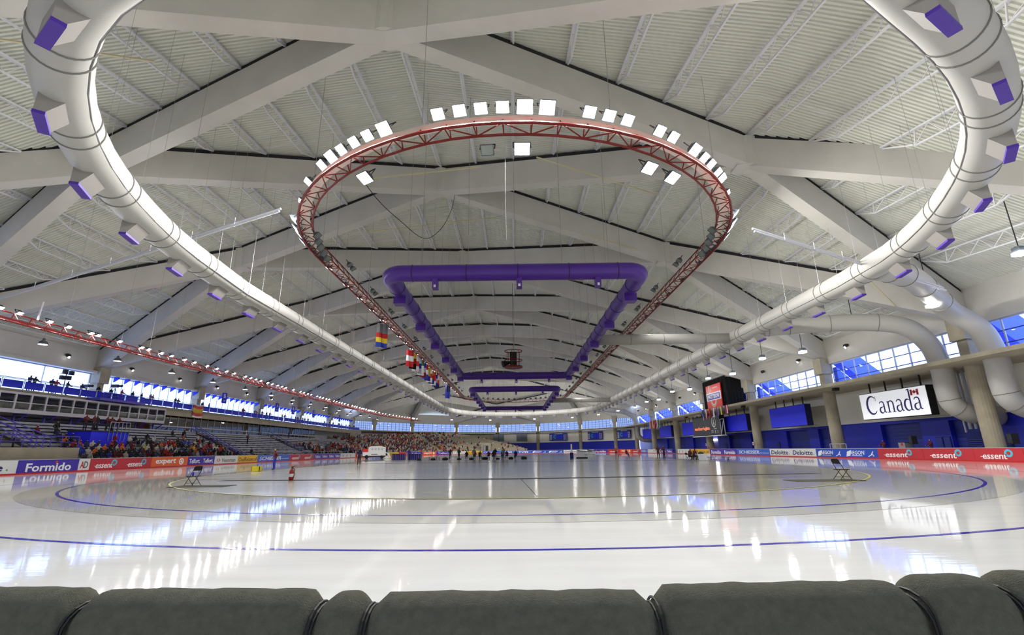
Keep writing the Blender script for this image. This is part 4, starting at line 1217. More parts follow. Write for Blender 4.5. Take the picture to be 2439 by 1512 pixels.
# black scoreboard
sb, W, H = wall_panel('scoreboard', 41.6, 99.6, 114.8, 3.95, 7.9, 1.0, 'score_black', 'black', 'black electronic scoreboard with orange lettering and oval emblem', 'scoreboard', 2)
def on_panel(par, s, x, y, size, width, material, bold=.02, shear=0): return link('lettering', text_mesh(s, size, width, bold, shear, .004, material), par, Matrix.Translation((x, y, .026)))
on_panel(sb, 'resurfacer la glace.', W * .36, H * .36, 1.0, W * .58, 'txt_led')
m = MB(); annulus(m, (W * .8, H * .67), 1.12, .98, .02, .032, 30, sx=.95); m.build('emblem_ring', 'txt_white', sb)
m = MB()
for p in ([(.0, .75), (.14, .82), (.2, .65), (.06, .56)], [(-.35, .35), (.3, .55), (.35, .4), (-.1, .2)], [(-.2, .35), (.1, .3), (.0, -.2), (-.25, -.1)], [(-.25, -.1), (.05, -.15), (-.4, -.75), (-.55, -.7)], [(-.05, -.15), (.15, -.1), (.5, -.6), (.35, -.65)], [(-.6, -.8), (.6, -.8), (.6, -.86), (-.6, -.86)]):
    poly(m, [(W * .8 + a * .95, H * .67 + b) for a, b in p], .02, .032)
m.build('skater_emblem', 'txt_white', sb)
m = MB()
for i, (a, b) in enumerate(((.70, .2), (.74, .2), (.70, .13), (.74, .13), (.80, .3), (.83, .3), (.86, .3), (.82, .2), (.82, .14), (.82, .08), (.9, .18), (.9, .1))):
    poly(m, [(W * a, H * b), (W * a + .28, H * b), (W * a + .28, H * b + .16), (W * a, H * b + .16)], .02, .03)
m.build('score_digits', 'txt_white', sb)
m = MB(); m.box(-.3, W + .6, -.22, -.08, -.9, .15); m.build('ledge', 'white', sb)
m = MB(); m.bar((W + .2, 3.0, 0), (W + .2, 0, 0), .1, .1); m.bar((W + .2, 0, 0), (W + 2.0, 3.0, 0), .1, .1); m.bar((W + .2, 3, 0), (W + 2, 3, 0), .1, .1); m.bar((W + 2.0, 3.0, 0), (W + 2.0, -.1, 0), .1, .1); m.build('support_frame', 'frame_white', sb)
# red billboard with black drapes above the walkway
bb = empty('billboard', (40.6, 102.2, 9.15)); bb.matrix_world = frame((40.6, 102.2, 9.15), (0, -1, 0), (0, 0, 1)); tag(bb, 'tall red billboard with white band standing on the walkway before black drapes', 'billboard')
m = MB(); m.box(0, 7.2, 0, 4.7, -.2, 0); m.build('board_panel', 'board_red2', bb)
m = MB(); m.box(-.0, 7.2, 1.55, 3.15, 0, .03); m.build('white_band', 'white', bb)
m = MB(); m.box(.55, 6.7, 1.75, 2.95, .03, .05); m.build('violet_plate', 'board_purple', bb)
link('lettering', text_mesh('PATTISON', 1.1, 5.5, .05, 0, .006, 'txt_white'), bb, Matrix.Translation((3.6, 2.35, .06)))
link('lettering', text_mesh('outdoor', .5, 2.6, .02, .1, .006, 'txt_white'), bb, Matrix.Translation((4.6, 4.1, .012)))
for s, mt in ((0, 'txt_teal'), (.35, 'board_yellow'), (-.35, 'board_white')):
    m = MB(); pts = [(1.9 + s, 4.7), (1.9 + s, 3.2)]; m.box(1.8 + s, 2.0 + s, 3.2, 4.7, 0, .015); m.build('stripe', mt, bb)
    m = MB(); annulus(m, (3.4, 1.7), 1.3 + s * .6, 1.15 + s * .6, 0, .015, 24, 1, pi, 2 * pi); m.build('stripe', mt, bb)
dr = empty('black_drapes', (41.2, 105.2, 9.15)); dr.matrix_world = frame((41.2, 105.2, 9.15), (0, -1, 0), (0, 0, 1)); tag(dr, 'tall black drapes hung from the roof behind the red billboard', 'curtain')
m = MB(); n = 60
for face_, pts in (('front', [(i * 11.6 / n, .12 * sin(i * 1.9)) for i in range(n + 1)]), ('side', [(11.6 + .08 * sin(i * 2.1), -i * 4.4 / 20) for i in range(21)])):
    mm = MB()
    for i in range(len(pts) - 1):
        (a, b), (c, d) = pts[i], pts[i + 1]
        t0 = 5.9 if face_ == 'front' else 5.6; 
        mm.face([(a, 0, b), (c, 0, d), (c, t0, d), (a, t0, b)])
    mm.build('drape', 'curtain', dr)
m = MB(); m.bar((0, 5.9, 0), (11.6, 5.9, 0), .12, .12); m.build('drape_pipe', 'dark_metal', dr)
# far scoreboards
def score(o, ux, W, H, label):
    s = empty('results_board', o); s.matrix_world = frame(o, ux, (0, 0, 1)); tag(s, label, 'scoreboard')
    m = MB(); m.box(0, W, 0, H, -.25, 0); m.build('board_panel', 'score_blue', s)
    m = MB(); m.box(W * .2, W * .42, H * .15, H * .8, 0, .03); m.build('picture_plate', 'board_aegon', s)
    link('lettering', text_mesh('C', 1.8, 1.2, .03, 0, .005, 'txt_teal'), s, Matrix.Translation((W * .31, H * .5, .04)))
    m = MB(); m.box(W * .45, W * .78, H * .2, H * .75, 0, .03); m.build('picture_plate', 'blue_screen', s)
    m = MB()
    for i in range(6):
        for a, b in ((.03, .15), (.82, .88), (.92, .97)): poly(m, [(W * a, H * (.12 + .12 * i)), (W * b, H * (.12 + .12 * i)), (W * b, H * (.17 + .12 * i)), (W * a, H * (.17 + .12 * i))], 0, .02)
    poly(m, [(W * .3, H * .9), (W * .75, H * .9), (W * .75, H * .95), (W * .3, H * .95)], 0, .02)
    m.build('score_lines', 'txt_white', s)
def facing(p, q, inset=.7):
    p = Vector((*p, 0)); q = Vector((*q, 0)); d = (q - p).normalized(); return p, q, d
fp = farpts
for (p, q, t0, W, lb) in ((fp[3], fp[2], .30, 8.8, 'blue results board on the far white wall, leftmost of three'), (fp[2], fp[1], .26, 8.4, 'blue results board on the far white wall, middle of three'), (fp[1], fp[0], .15, 6.8, 'blue results board beside the far riser duct, rightmost of three')):
    p = Vector((*p, 0)); q = Vector((*q, 0)); d = (q - p).normalized(); n = d.cross(Vector((0, 0, 1)))
    if n.y > 0: n = -n
    o = p + d * (t0 * (q - p).length) + n * .8 * 1.0
    score((o.x, o.y, 4.9), d if d.x > 0 else -d, W, 3.1, lb)
# ------------------------------------------------------------------ people: one skinned surface per pose
def skin_mesh(name, joints, bones, slots, sub=1):
    """joints: name -> (pos, rx, ry); bones: (a, b, slot); faces take the slot of the nearest bone"""
    names = list(joints); idx = {n: i for i, n in enumerate(names)}
    me = bpy.data.meshes.new('skel'); me.from_pydata([joints[n][0] for n in names], [(idx[a], idx[b]) for a, b, s in bones], [])
    ob = bpy.data.objects.new('skel', me); COL.objects.link(ob)
    md = ob.modifiers.new('skin', 'SKIN'); md.use_smooth_shade = True
    if not me.skin_vertices: return None
    for n in names:
        sv = me.skin_vertices[0].data[idx[n]]; sv.radius = (joints[n][1], joints[n][2]); sv.use_root = (n == 'pelvis')
    if sub: ss = ob.modifiers.new('sub', 'SUBSURF'); ss.levels = sub
    dg = bpy.context.evaluated_depsgraph_get(); dg.update()
    res = bpy.data.meshes.new_from_object(ob.evaluated_get(dg)); res.name = name
    bpy.data.objects.remove(ob); bpy.data.meshes.remove(me)
    res.materials.clear()
    for s in slots: res.materials.append(MATS[s])
    B = [(Vector(joints[a][0]), Vector(joints[b][0]), s, max(joints[a][1], joints[b][1])) for a, b, s in bones]
    H = Vector(joints['head'][0]); HT = Vector(joints['crown'][0]); fwd = Vector((0, 1, 0))
    for p in res.polygons:
        c = p.center; best = None
        for a, b, s, r in B:
            ab = b - a; t = max(0, min(1, (c - a).dot(ab) / max(ab.length_squared, 1e-9))); d = (c - (a + ab * t)).length / r
            if best is None or d < best[0]: best = (d, s)
        s = best[1]
        if s == 0:
            rel = c - H; up = (HT - H).normalized()
            if rel.dot(up) > .075 or (rel.dot(fwd) < .0 and rel.dot(up) > -.02): s = 4
        p.material_index = s; p.use_smooth = True
    return res
def pose_joints(kind):
    J = {}
    if kind == 'sit' or kind == 'sitlean':
        ln = .22 if kind == 'sitlean' else .05
        J.update(pelvis=((0, -.02, .12), .17, .13), spine=((0, .02 + ln * .3, .33), .16, .12), chest=((0, .0 + ln * .7, .54), .19, .13), neck=((0, ln, .69), .065, .065), head=((0, ln + .03, .79), .085, .095), crown=((0, ln + .03, .91), .085, .1))
        for s, n in ((1, 'l'), (-1, 'r')):
            J['hip' + n] = ((s * .1, .06, .10), .105, .1); J['knee' + n] = ((s * .13, .44, .10), .075, .075); J['ankle' + n] = ((s * .13, .42, -.30), .05, .05); J['toe' + n] = ((s * .14, .56, -.36), .045, .04)
            J['sho' + n] = ((s * .21, ln * .75, .60), .08, .08); J['elb' + n] = ((s * .27, .06 + ln * .8, .34), .06, .06); J['wri' + n] = ((s * .12, .26 + ln * .4, .24), .042, .042); J['hand' + n] = ((s * .08, .33 + ln * .4, .22), .04, .045)
    else:
        J.update(pelvis=((0, 0, .93), .155, .12), spine=((0, 0, 1.13), .155, .115), chest=((0, 0, 1.34), .185, .125), neck=((0, .01, 1.49), .06, .06), head=((0, .03, 1.59), .083, .095), crown=((0, .03, 1.71), .085, .1))
        for s, n in ((1, 'l'), (-1, 'r')):
            J['hip' + n] = ((s * .09, 0, .86), .11, .1); J['knee' + n] = ((s * .11, .03, .48), .072, .072); J['ankle' + n] = ((s * .12, -.02, .1), .05, .05); J['toe' + n] = ((s * .13, .14, .04), .045, .04)
            J['sho' + n] = ((s * .21, 0, 1.41), .078, .078)
            if kind == 'fold': J['elb' + n] = ((s * .29, .06, 1.15), .058, .058); J['wri' + n] = ((s * .05, .24, 1.2), .042, .042); J['hand' + n] = ((s * -.04, .25, 1.22), .04, .045)
            elif kind == 'lean': J['elb' + n] = ((s * .3, .16, 1.2), .058, .058); J['wri' + n] = ((s * .22, .36, 1.12), .042, .042); J['hand' + n] = ((s * .2, .43, 1.12), .04, .045)
            elif kind == 'akimbo': J['elb' + n] = ((s * .40, -.08, 1.17), .058, .058); J['wri' + n] = ((s * .22, .06, 1.0), .042, .042); J['hand' + n] = ((s * .17, .1, .98), .04, .045)
            else: J['elb' + n] = ((s * .27, -.02, 1.14), .057, .057); J['wri' + n] = ((s * .27, .09, .9), .042, .042); J['hand' + n] = ((s * .26, .13, .81), .038, .048)
    return J
BONES = [('pelvis', 'spine', 1), ('spine', 'chest', 1), ('chest', 'neck', 1), ('neck', 'head', 0), ('head', 'crown', 0)]
for n in 'lr': BONES += [('pelvis', 'hip' + n, 2), ('hip' + n, 'knee' + n, 2), ('knee' + n, 'ankle' + n, 2), ('ankle' + n, 'toe' + n, 3), ('chest', 'sho' + n, 1), ('sho' + n, 'elb' + n, 1), ('elb' + n, 'wri' + n, 1), ('wri' + n, 'hand' + n, 0)]
HAIR = {'brown': (70, 46, 30), 'dark': (28, 22, 20), 'fair': (176, 140, 86), 'grey': (170, 166, 160), 'cap': (196, 40, 40)}
for k, c in HAIR.items(): mat('hair_' + k, c, .8)
mat('trouser_blue', (40, 52, 170), .8); mat('trouser_grey', (84, 84, 92), .8); mat('trouser_jeans', (56, 70, 110), .85)
_pm = {}
def pmesh(pose, trouser='trouser_dark', hair='dark'):
    k = (pose, trouser, hair)
    if k not in _pm:
        base = _pm.get(pose)
        if base is None:
            base = skin_mesh('person', pose_joints(pose), BONES, ['skin', 'jacket', 'trouser_dark', 'shoe', 'hair_dark']); _pm[pose] = base
        me = base.copy(); me.materials[2] = MATS[trouser]; me.materials[4] = MATS['hair_' + hair]; _pm[k] = me
    return _pm[k]
JC = dict(red=(190, 34, 36), orange=(236, 112, 36), navy=(38, 42, 92), black=(28, 28, 32), cream=(216, 208, 192), maroon=(112, 28, 38), blue=(46, 66, 190), grey=(124, 126, 132), green=(52, 116, 76), lime=(206, 224, 60), yellow=(232, 204, 54), white=(232, 232, 234))
def person(pose, loc, rz, col, label, group=None, trouser='trouser_dark', hair='dark', sc=1.0):
    o = link('person', pmesh(pose, trouser, hair)); o.location = loc; o.rotation_euler = (0, 0, rz); o.scale = (sc, sc, sc)
    o.color = (*[c * .62 for c in lin(JC[col])], 1)
    return tag(o, label, 'person', group)
FACE_X = -pi / 2           # looks towards +X (the ice) from the left stands

# ------------------------------------------------------------------ left bleachers
ROWS, SX, DXR, SZ, DZR = 11, -43.4, .85, .95, .38
def bleachers(ya, yb, label, rows=ROWS):
    t = tag(empty('bleachers', (SX, ya, 0)), label, 'bleachers')
    L = yb - ya
    bm_ = MB(); bm_.box(-.16, .16, 0, L, -.05, 0); bme_ = bm_.mesh('bench_plank', ['bench'])
    bb_ = MB(); bb_.box(-.03, .03, 0, L, -.36, -.1); bbe_ = bb_.mesh('riser_board', ['bench'])
    ft = MB(); ft.box(-.42, .1, 0, L, -.47, -.42); fte = ft.mesh('foot_board', ['stand_dark'])
    for r in range(rows):
        T = Matrix.Translation((-r * DXR, 0, SZ + r * DZR))
        link('bench_plank', bme_, t, T); link('riser_board', bbe_, t, T @ Matrix.Translation((-.3, 0, .28))); link('foot_board', fte, t, T @ Matrix.Translation((.62, 0, 0)))
    m = MB(); 
    for i in range(int(L / 4) + 1):
        y = min(L, i * 4.0 + .1)
        m.bar((.2, y, .4), (-rows * DXR, y, SZ + rows * DZR - .5), .1, .2); m.bar((-rows * DXR, y, 0), (-rows * DXR, y, SZ + rows * DZR), .12, .12)
    m.build('support_frame', 'stand_dark', t)
    m = MB(); m.box(-rows * DXR, .5, 0, L, 0, .06); m.build('stand_floor', 'stand_dark', t)
    return t
secs = [(47.5, 78.5, 'nearest grey bleachers filled with spectators under the press box'), (81.0, 103.5, 'almost empty grey bleachers in the middle of the left side'), (106.0, 124.5, 'half-filled grey bleachers behind the white rail, far left'), (126.0, 149.5, 'far packed grey bleachers next to the corner stand')]
for a, b, lb in secs: bleachers(a, b, lb)
crowd = []
mixA = ['black'] * 36 + ['red'] * 15 + ['navy'] * 16 + ['orange'] * 7 + ['cream'] * 11 + ['maroon'] * 8 + ['white'] * 6 + ['grey'] * 6 + ['blue'] * 5 + ['green'] * 2 + ['lime', 'yellow']
def fill(ya, yb, dens, where):
    for r in range(9):
        d = dens[r] if r < len(dens) else 0
        y = ya + .5 + random.random() * .3
        while y < yb - .4:
            if random.random() < d and not (53.2 < y < 59.4 and -49.6 < SX - r * DXR < -46.2): crowd.append((SX - r * DXR, y, SZ + r * DZR, where))
            y += .72 + random.random() * .14
fill(49.5, 78.0, [.9, .88, .85, .8, .62, .42, .16, .14, .1], 'the nearest left bleachers')
fill(81.5, 103.0, [.05, .02, .02, .03, 0, .03], 'the almost empty middle bleachers')
fill(106.5, 124, [.5, .5, .45, .5, .5, .35, .1], 'the half-filled bleachers behind the white rail')
fill(126.5, 149, [.85, .85, .85, .85, .8, .7, .5], 'the far packed bleachers')
crowd.sort(key=lambda c: c[1])
def spect(x, y, z, rz, where, group):
    col = random.choice(mixA); pose = random.choice(('sit', 'sit', 'sitlean')); hair = random.choice(('brown', 'dark', 'dark', 'fair', 'grey', 'brown', 'grey', 'cap'))
    person(pose, (x, y, z), rz + random.uniform(-.35, .35), col, 'seated spectator in %s %s in %s' % (col, 'top' if pose == 'sit' else 'jacket leaning forward', where), group, random.choice(('trouser_dark', 'trouser_jeans', 'trouser_grey')), hair, random.uniform(.94, 1.04))
for (x, y, z, w) in crowd[:270]: spect(x, y, z, FACE_X, w, 'spectators in ' + w)
# everyone beyond the nearest 270 is one mass
stuffv = MB(); STM = ['skin', 'hair_dark', 'trouser_dark'] + ['c_' + n for n in ('black', 'red', 'navy', 'orange', 'cream', 'maroon', 'white', 'grey', 'blue')]
FARMIX = ['black'] * 22 + ['red'] * 15 + ['orange'] * 9 + ['cream'] * 18 + ['white'] * 13 + ['navy'] * 12 + ['grey'] * 6 + ['blue'] * 5 + ['maroon'] * 4
def mini(x, y, z, rz):
    """small seated figure: lap, tapering torso, arms and head"""
    s = stuffv; ca, sa = cos(rz), sin(rz)
    def T(px, py, pz): return (x + px * ca - py * sa, y + px * sa + py * ca, z + pz)
    def loft(rings):
        i0 = len(s.v)
        for (cx, cy_, cz, a, b) in rings:
            for k in range(6): s.v.append(T(cx + a * cos(k * pi / 3), cy_ + b * sin(k * pi / 3), cz))
        for r in range(len(rings) - 1):
            for k in range(6): s.f.append((i0 + r * 6 + k, i0 + r * 6 + (k + 1) % 6, i0 + r * 6 + 6 + (k + 1) % 6, i0 + r * 6 + 6 + k)); s.m.append(s.cur)
        s.f.append(tuple(i0 + (len(rings) - 1) * 6 + k for k in range(6))); s.m.append(s.cur)
    s.cur = 3 + STM[3:].index('c_' + random.choice(FARMIX))
    loft([(0, 0, 0, .2, .15), (0, .02, .35, .24, .16), (0, .03, .58, .25, .14), (0, .03, .68, .09, .08)])
    s.cur = 0; loft([(0, .05, .68, .07, .08), (0, .06, .78, .095, .11), (0, .05, .86, .09, .1)])
    s.cur = 1; loft([(0, .03, .84, .1, .11), (0, .02, .93, .06, .07)])
    s.cur = 2
    for e in (-.1, .1): loft([(e, .46, -.35, .06, .06), (e, .44, .06, .08, .08), (e, .1, .1, .1, .1), (e, .0, .12, .1, .1)])
for (x, y, z, w) in crowd[270:]: mini(x, y, z, FACE_X + random.uniform(-.3, .3))

# ------------------------------------------------------------------ corner and far-end concrete stand (rows on arcs round the far curve)
fs = struct(empty('floor_far_stand', (0, YC1, 0)))
A0, A1 = radians(178), radians(84)
TR = []
for r in range(24):
    Ri = 42.6 + r * 1.05; z = .8 + r * .36
    a1 = A1 + (radians(9) * max(0, r - 3) / 6 if r > 3 else 0)
    lim = radians(96) if r > 9 else a1
    a1 = max(a1, lim) if r > 9 else a1
    a1 = max(a1, radians(84) + radians(1.1) * max(0, r - 9) * 2)
    a0 = A0 - radians(1.5) * max(0, 6 - r)
    m = MB(); n = 40
    for i in range(n):
        t0 = a0 + (a1 - a0) * i / n; t1 = a0 + (a1 - a0) * (i + 1) / n
        P = lambda R, t, zz: (R * cos(t), R * sin(t), zz)
        m.face([P(Ri, t0, z), P(Ri, t1, z), P(Ri + 1.07, t1, z), P(Ri + 1.07, t0, z)][::-1])
        m.face([P(Ri, t0, z - .36), P(Ri, t1, z - .36), P(Ri, t1, z), P(Ri, t0, z)])
    for t in (a0, a1): m.face([P(Ri, t, 0), P(Ri + 1.07, t, 0), P(Ri + 1.07, t, z), P(Ri, t, z)])
    m.build('stand_tier', 'raw_concrete', fs)
    TR.append((Ri, z, a0, a1))
for r, (Ri, z, a0, a1) in enumerate(TR):
    if r > 21: continue
    Rm = Ri + .6; t = a0 - .02
    while t > a1 + .01:
        deg = math.degrees(t)
        d = .9 if deg > 124 else .5 if deg > 117 else .22 if deg > 92 else .14
        if r < 3: d *= .75
        if deg < 112 and r > 8: d *= .3
        if 160 < deg < 163 or 128 < deg < 130: d = 0
        X, Y = Rm * cos(t), YC1 + Rm * sin(t)
        inside = abs(X - XM) < dxmax(Y) - 2.5 and Y < 219
        if inside and random.random() < d: mini(X, Y, z + .06, t + pi / 2)
        t -= (.78 + random.random() * .25) / Rm
st = stuffv.build('spectator_crowd', STM)
tag(st, 'distant mass of seated spectators filling the far corner stand', 'crowd', None, 'stuff')
# sloping concrete flank of the corner stand
m = MB(); m.prism([(42.2, 0), (67.5, 0), (67.5, 9.0), (66.0, 9.3), (42.2, 1.3)], (0, YC1 - 1.8, 0), (-1, 0, 0), (0, 0, 1), (0, 1, 0), .6)
m.build('stand_flank', 'raw_concrete', fs).matrix_parent_inverse = Matrix.Translation((0, YC1, 0)).inverted()
m = MB(); m.box(-59, -46, 150.6, 152, 0, 6); 
# small entrance box in the middle of the far stand
m = MB(); m.box(-13.2, -9.4, 192.6, 197.5, 0, 4.1); v = m.build('stand_entrance', 'raw_concrete', fs); v.matrix_parent_inverse = Matrix.Translation((0, YC1, 0)).inverted()
m = MB(); m.box(-12.3, -10.4, 192.5, 192.62, 0, 3.1); d = struct(m.build('door_15', 'dark_metal'))
m = MB(); m.box(-12.2, -11.4, 192.42, 192.5, .1, 3.0); m.build('door_leaf', 'steel', d)
for n_, xx in enumerate((-9.3, 0.8)):
    m = MB(); m.box(xx, xx + 4.6, 214.9, 215.1, 4.9, 8.2) if n_ == 0 else m.box(xx, xx + 4.6, 214.6, 214.8, 4.9, 8.2)
    d = struct(m.build('door_%d' % (16 + n_), 'dark_metal'))
    for e in (0.1, 2.35): s = MB(); s.box(xx + e, xx + e + 2.1, 214.4, 214.58, 4.95, 8.1); s.build('door_leaf', 'lamp_body', d)

# ------------------------------------------------------------------ left foreground: block, stairs, railings
m = MB(); m.box(-44.8, -41.6, 36.0, 47.0, 0, 2.15); tag(m.build('concrete_block', 'raw_concrete'), 'low concrete stair block behind the leftmost ad boards', 'wall block')
def slope_rail(p, q, label, mt='blue_rail', h=1.0):
    t = tag(empty('stair_rail', p), label, 'handrail')
    p = Vector(p); q = Vector(q); Z = Vector((0, 0, h))
    for f in (1.0, .5):
        m = MB(); m.tube([p + Z * f, q + Z * f], .045 if f == 1 else .03, 6); child(m, 'rail', mt, t)
    n = max(2, int((q - p).length / 1.8))
    for i in range(n + 1):
        a = p.lerp(q, i / n); m = MB(); m.tube([a, a + Z], .035, 6); child(m, 'post', mt, t)
slope_rail((-43.0, 47.4, -.03), (-52.6, 47.4, 4.9), 'violet stair handrail climbing the near end of the full bleachers')
slope_rail((-43.0, 44.0, 2.1), (-52.6, 44.0, 5.6), 'violet stair handrail at the left edge of the view')
slope_rail((-43.2, 45.6, 2.1), (-50.6, 45.6, 4.8), 'violet stair handrail, second from the left edge')
slope_rail((-41.8, 38.0, 2.15), (-41.8, 47.0, 2.15), 'level violet railing on the concrete stair block')
slope_rail((-43.0, 79.4, -.03), (-52.6, 79.4, 4.9), 'violet stair handrail between the full and the empty bleachers')
slope_rail((-43.0, 80.4, -.03), (-52.6, 80.4, 4.9), 'violet stair handrail at the near end of the empty bleachers')
slope_rail((-43.0, 104.5, -.03), (-52.6, 104.5, 4.9), 'violet stair handrail at the far end of the empty bleachers')
slope_rail((-42.4, 86.0, -.03), (-42.4, 103.5, -.03), 'white pipe railing in front of the empty bleachers', 'frame_white', 1.63)
slope_rail((-42.4, 106.5, -.03), (-42.4, 125.5, -.03), 'white pipe railing in front of the half-filled bleachers', 'frame_white', 1.63)
# judges' platform in the crowd
t = tag(empty('platform', (-47.6, 56.4, 2.2)), 'blue skirted judges platform with grey rails among the left spectators', 'platform')
m = MB(); m.box(-49.2, -46.6, 53.7, 58.9, 2.0, 4.0); child(m, 'skirt', 'blue_screen', t)
m = MB(); m.box(-49.3, -46.5, 53.6, 59.0, 4.0, 4.1); child(m, 'deck_board', 'stand_dark', t)
for i in range(6):
    m = MB(); m.bar((-46.55, 56.0 + i * .58, 3.0), (-46.55, 56.0 + i * .58, 5.1), .06, .06); child(m, 'post', 'steel', t)
m = MB(); m.bar((-46.55, 56.0, 5.1), (-46.55, 58.9, 5.1), .06, .06); child(m, 'rail', 'steel', t)
for i, (y, po, cl, lb) in enumerate(((54.2, 'fold', 'maroon', 'leftmost'), (54.9, 'stand', 'maroon', 'second from left'), (55.6, 'stand', 'black', 'third from left'), (56.7, 'fold', 'maroon', 'third from right'), (57.7, 'lean', 'maroon', 'second from right'), (58.4, 'lean', 'maroon', 'rightmost'))):
    person(po, (-47.9 + .3 * (i % 2), y, 4.1), FACE_X + (.3 if i % 2 else -.3), cl, 'standing judge in %s jacket on the blue platform, %s' % (cl, lb))
person('akimbo', (-49.5, 52.6, 3.3), FACE_X, 'black', 'person in black standing left of the blue judges platform')
person('fold', (-45.9, 56.2, 2.0), FACE_X + 1.2, 'red', 'person in bright red jacket standing before the blue platform')
person('sit', (-42.6, 47.2, .6), FACE_X, 'cream', 'person in pale hooded jacket at the foot of the left stairs')
person('stand', (-43.6, 39.6, 2.15), FACE_X, 'navy', 'bald person in dark jacket standing on the concrete stair block')
person('stand', (-51.4, 111.5, 4.34), FACE_X, 'blue', 'person in blue shirt standing in front of the restaurant glass', trouser='trouser_grey')
person('akimbo', (-48.0, 88.2, 3.0), FACE_X, 'maroon', 'person in maroon jacket standing on the empty bleachers')

# ------------------------------------------------------------------ balcony: camera crew and onlookers
ob_ = [(52.6, 'lean', 'navy'), (53.4, 'lean', 'black'), (55.2, 'lean', 'navy'), (56.0, 'lean', 'red'), (57.2, 'lean', 'black'), (59.4, 'lean', 'navy'), (61.6, 'stand', 'black'), (63.9, 'stand', 'black'), (65.4, 'lean', 'red')]
place = ['first', 'second', 'third', 'fourth', 'fifth', 'sixth', 'seventh', 'eighth', 'ninth']
for i, (y, po, cl) in enumerate(ob_): person(po, (-53.7 - .25 * (i % 2), y, 8.35), FACE_X + random.uniform(-.5, .5), cl, 'dark backlit person on the open balcony stretch, %s from the left' % place[i])
for i, y in enumerate((67.4, 69.4, 70.8, 71.6, 76.2, 77.2, 83.0, 85.2, 95.6, 96.4, 100.2, 101.4, 103.2, 105.6, 106.5, 112.8, 113.6, 117.5, 119.2, 121.0, 123.4, 125.2, 126.6, 138.5, 141.6, 145.2, 149.0, 150.4, 152.0, 156.5, 158.4, 160.2, 163.5)):
    seg = 'nearer' if y < 112 else 'far'
    person(random.choice(('lean', 'stand', 'fold')), (-53.75 - .25 * (i % 2), y, 8.35), FACE_X + random.uniform(-.4, .4), random.choice(('navy', 'black', 'navy', 'red', 'grey', 'maroon')), 'onlooker standing behind the blue balcony panels, %s stretch' % seg, 'onlookers on the %s balcony stretch' % seg)
m = MB(); m.box(-53.2, -51.4, 59.5, 67.0, 8.05, 8.33); tag(m.build('camera_platform', 'blue_rail'), 'violet platform slab sticking out of the balcony under the tv camera', 'platform')
slope_rail((-51.5, 60.0, 8.33), (-51.5, 66.8, 8.33), 'blue pipe railing round the jutting camera platform', 'blue_rail', .7)
def tv_camera(p, label, sc=1.0):
    t = tag(empty('tv_camera', p), label, 'camera'); p = Vector(p)
    for a in (0, 2.1, 4.2):
        m = MB(); m.tube([p + Vector((.5 * cos(a), .5 * sin(a), 0)) * sc, p + Vector((0, 0, 1.35)) * sc], .035, 6); child(m, 'tripod_leg', 'black', t)
    m = MB(); m.box(p.x - .45 * sc, p.x + .3 * sc, p.y - .14, p.y + .14, p.z + 1.4 * sc, p.z + 1.75 * sc); child(m, 'camera_body', 'dark_metal', t)
    m = MB(); m.tube([(p.x + .3 * sc, p.y, p.z + 1.57 * sc), (p.x + .75 * sc, p.y, p.z + 1.57 * sc)], [.11, .16], 12); child(m, 'camera_lens', 'black', t)
    m = MB(); m.tube([(p.x - .45 * sc, p.y, p.z + 1.45 * sc), (p.x - .9 * sc, p.y + .2, p.z + 1.2 * sc)], .02, 5); child(m, 'pan_handle', 'black', t)
tv_camera((-52.4, 62.6, 8.33), 'tv camera on tripod standing on the jutting violet platform', 1.15)
tv_camera((-54.4, 60.6, 8.35), 'tv camera on tripod on the balcony beside the lamp rig')
t = tag(empty('lamp_rig', (-55.2, 58.3, 8.35)), 'backlit rig of four square studio lamps on a stand on the balcony', 'studio light')
m = MB(); m.tube([(-55.2, 58.3, 8.35), (-55.2, 58.3, 11.4)], .05, 6); m.bar((-55.2, 57.5, 11.1), (-55.2, 59.1, 11.1), .06, .06); child(m, 'stand', 'dark_metal', t)
for dy, dz in ((-.5, 11.35), (.35, 11.3), (-.75, 10.6), (.1, 10.65)):
    m = MB(); m.box(-55.3, -55.0, 58.3 + dy, 58.3 + dy + .5, dz - .24, dz + .24); child(m, 'lamp_head', 'black', t)
# hanging banner, gantry letters
t = tag(empty('hanging_banner', (-53.05, 81.2, 8.2)), 'red white and yellow banner hanging over the balcony rail', 'banner')
for z0, z1, mt in ((9.3, 9.5, 'white'), (8.85, 9.3, 'red_strip'), (8.05, 8.85, 'board_yellow'), (7.55, 8.05, 'red_strip'), (7.3, 7.55, 'white')):
    m = MB(); n = 10
    for i in range(n):
        f = lambda k: -53.1 + .06 * sin(k * 1.1); g = lambda k: -.35 * sin(pi * k / n)
        y0, y1 = 79.8 + 2.7 * i / n, 79.8 + 2.7 * (i + 1) / n
        m.face([(f(i), y0, z0 + g(i) * (.6 if z0 > 8 else .3)), (f(i + 1), y1, z0 + g(i + 1) * (.6 if z0 > 8 else .3)), (f(i + 1), y1, z1 + g(i + 1) * (.6 if z1 > 8.1 else .3)), (f(i), y0, z1 + g(i) * (.6 if z1 > 8.1 else .3))])
    child(m, 'banner_stripe', mt, t)
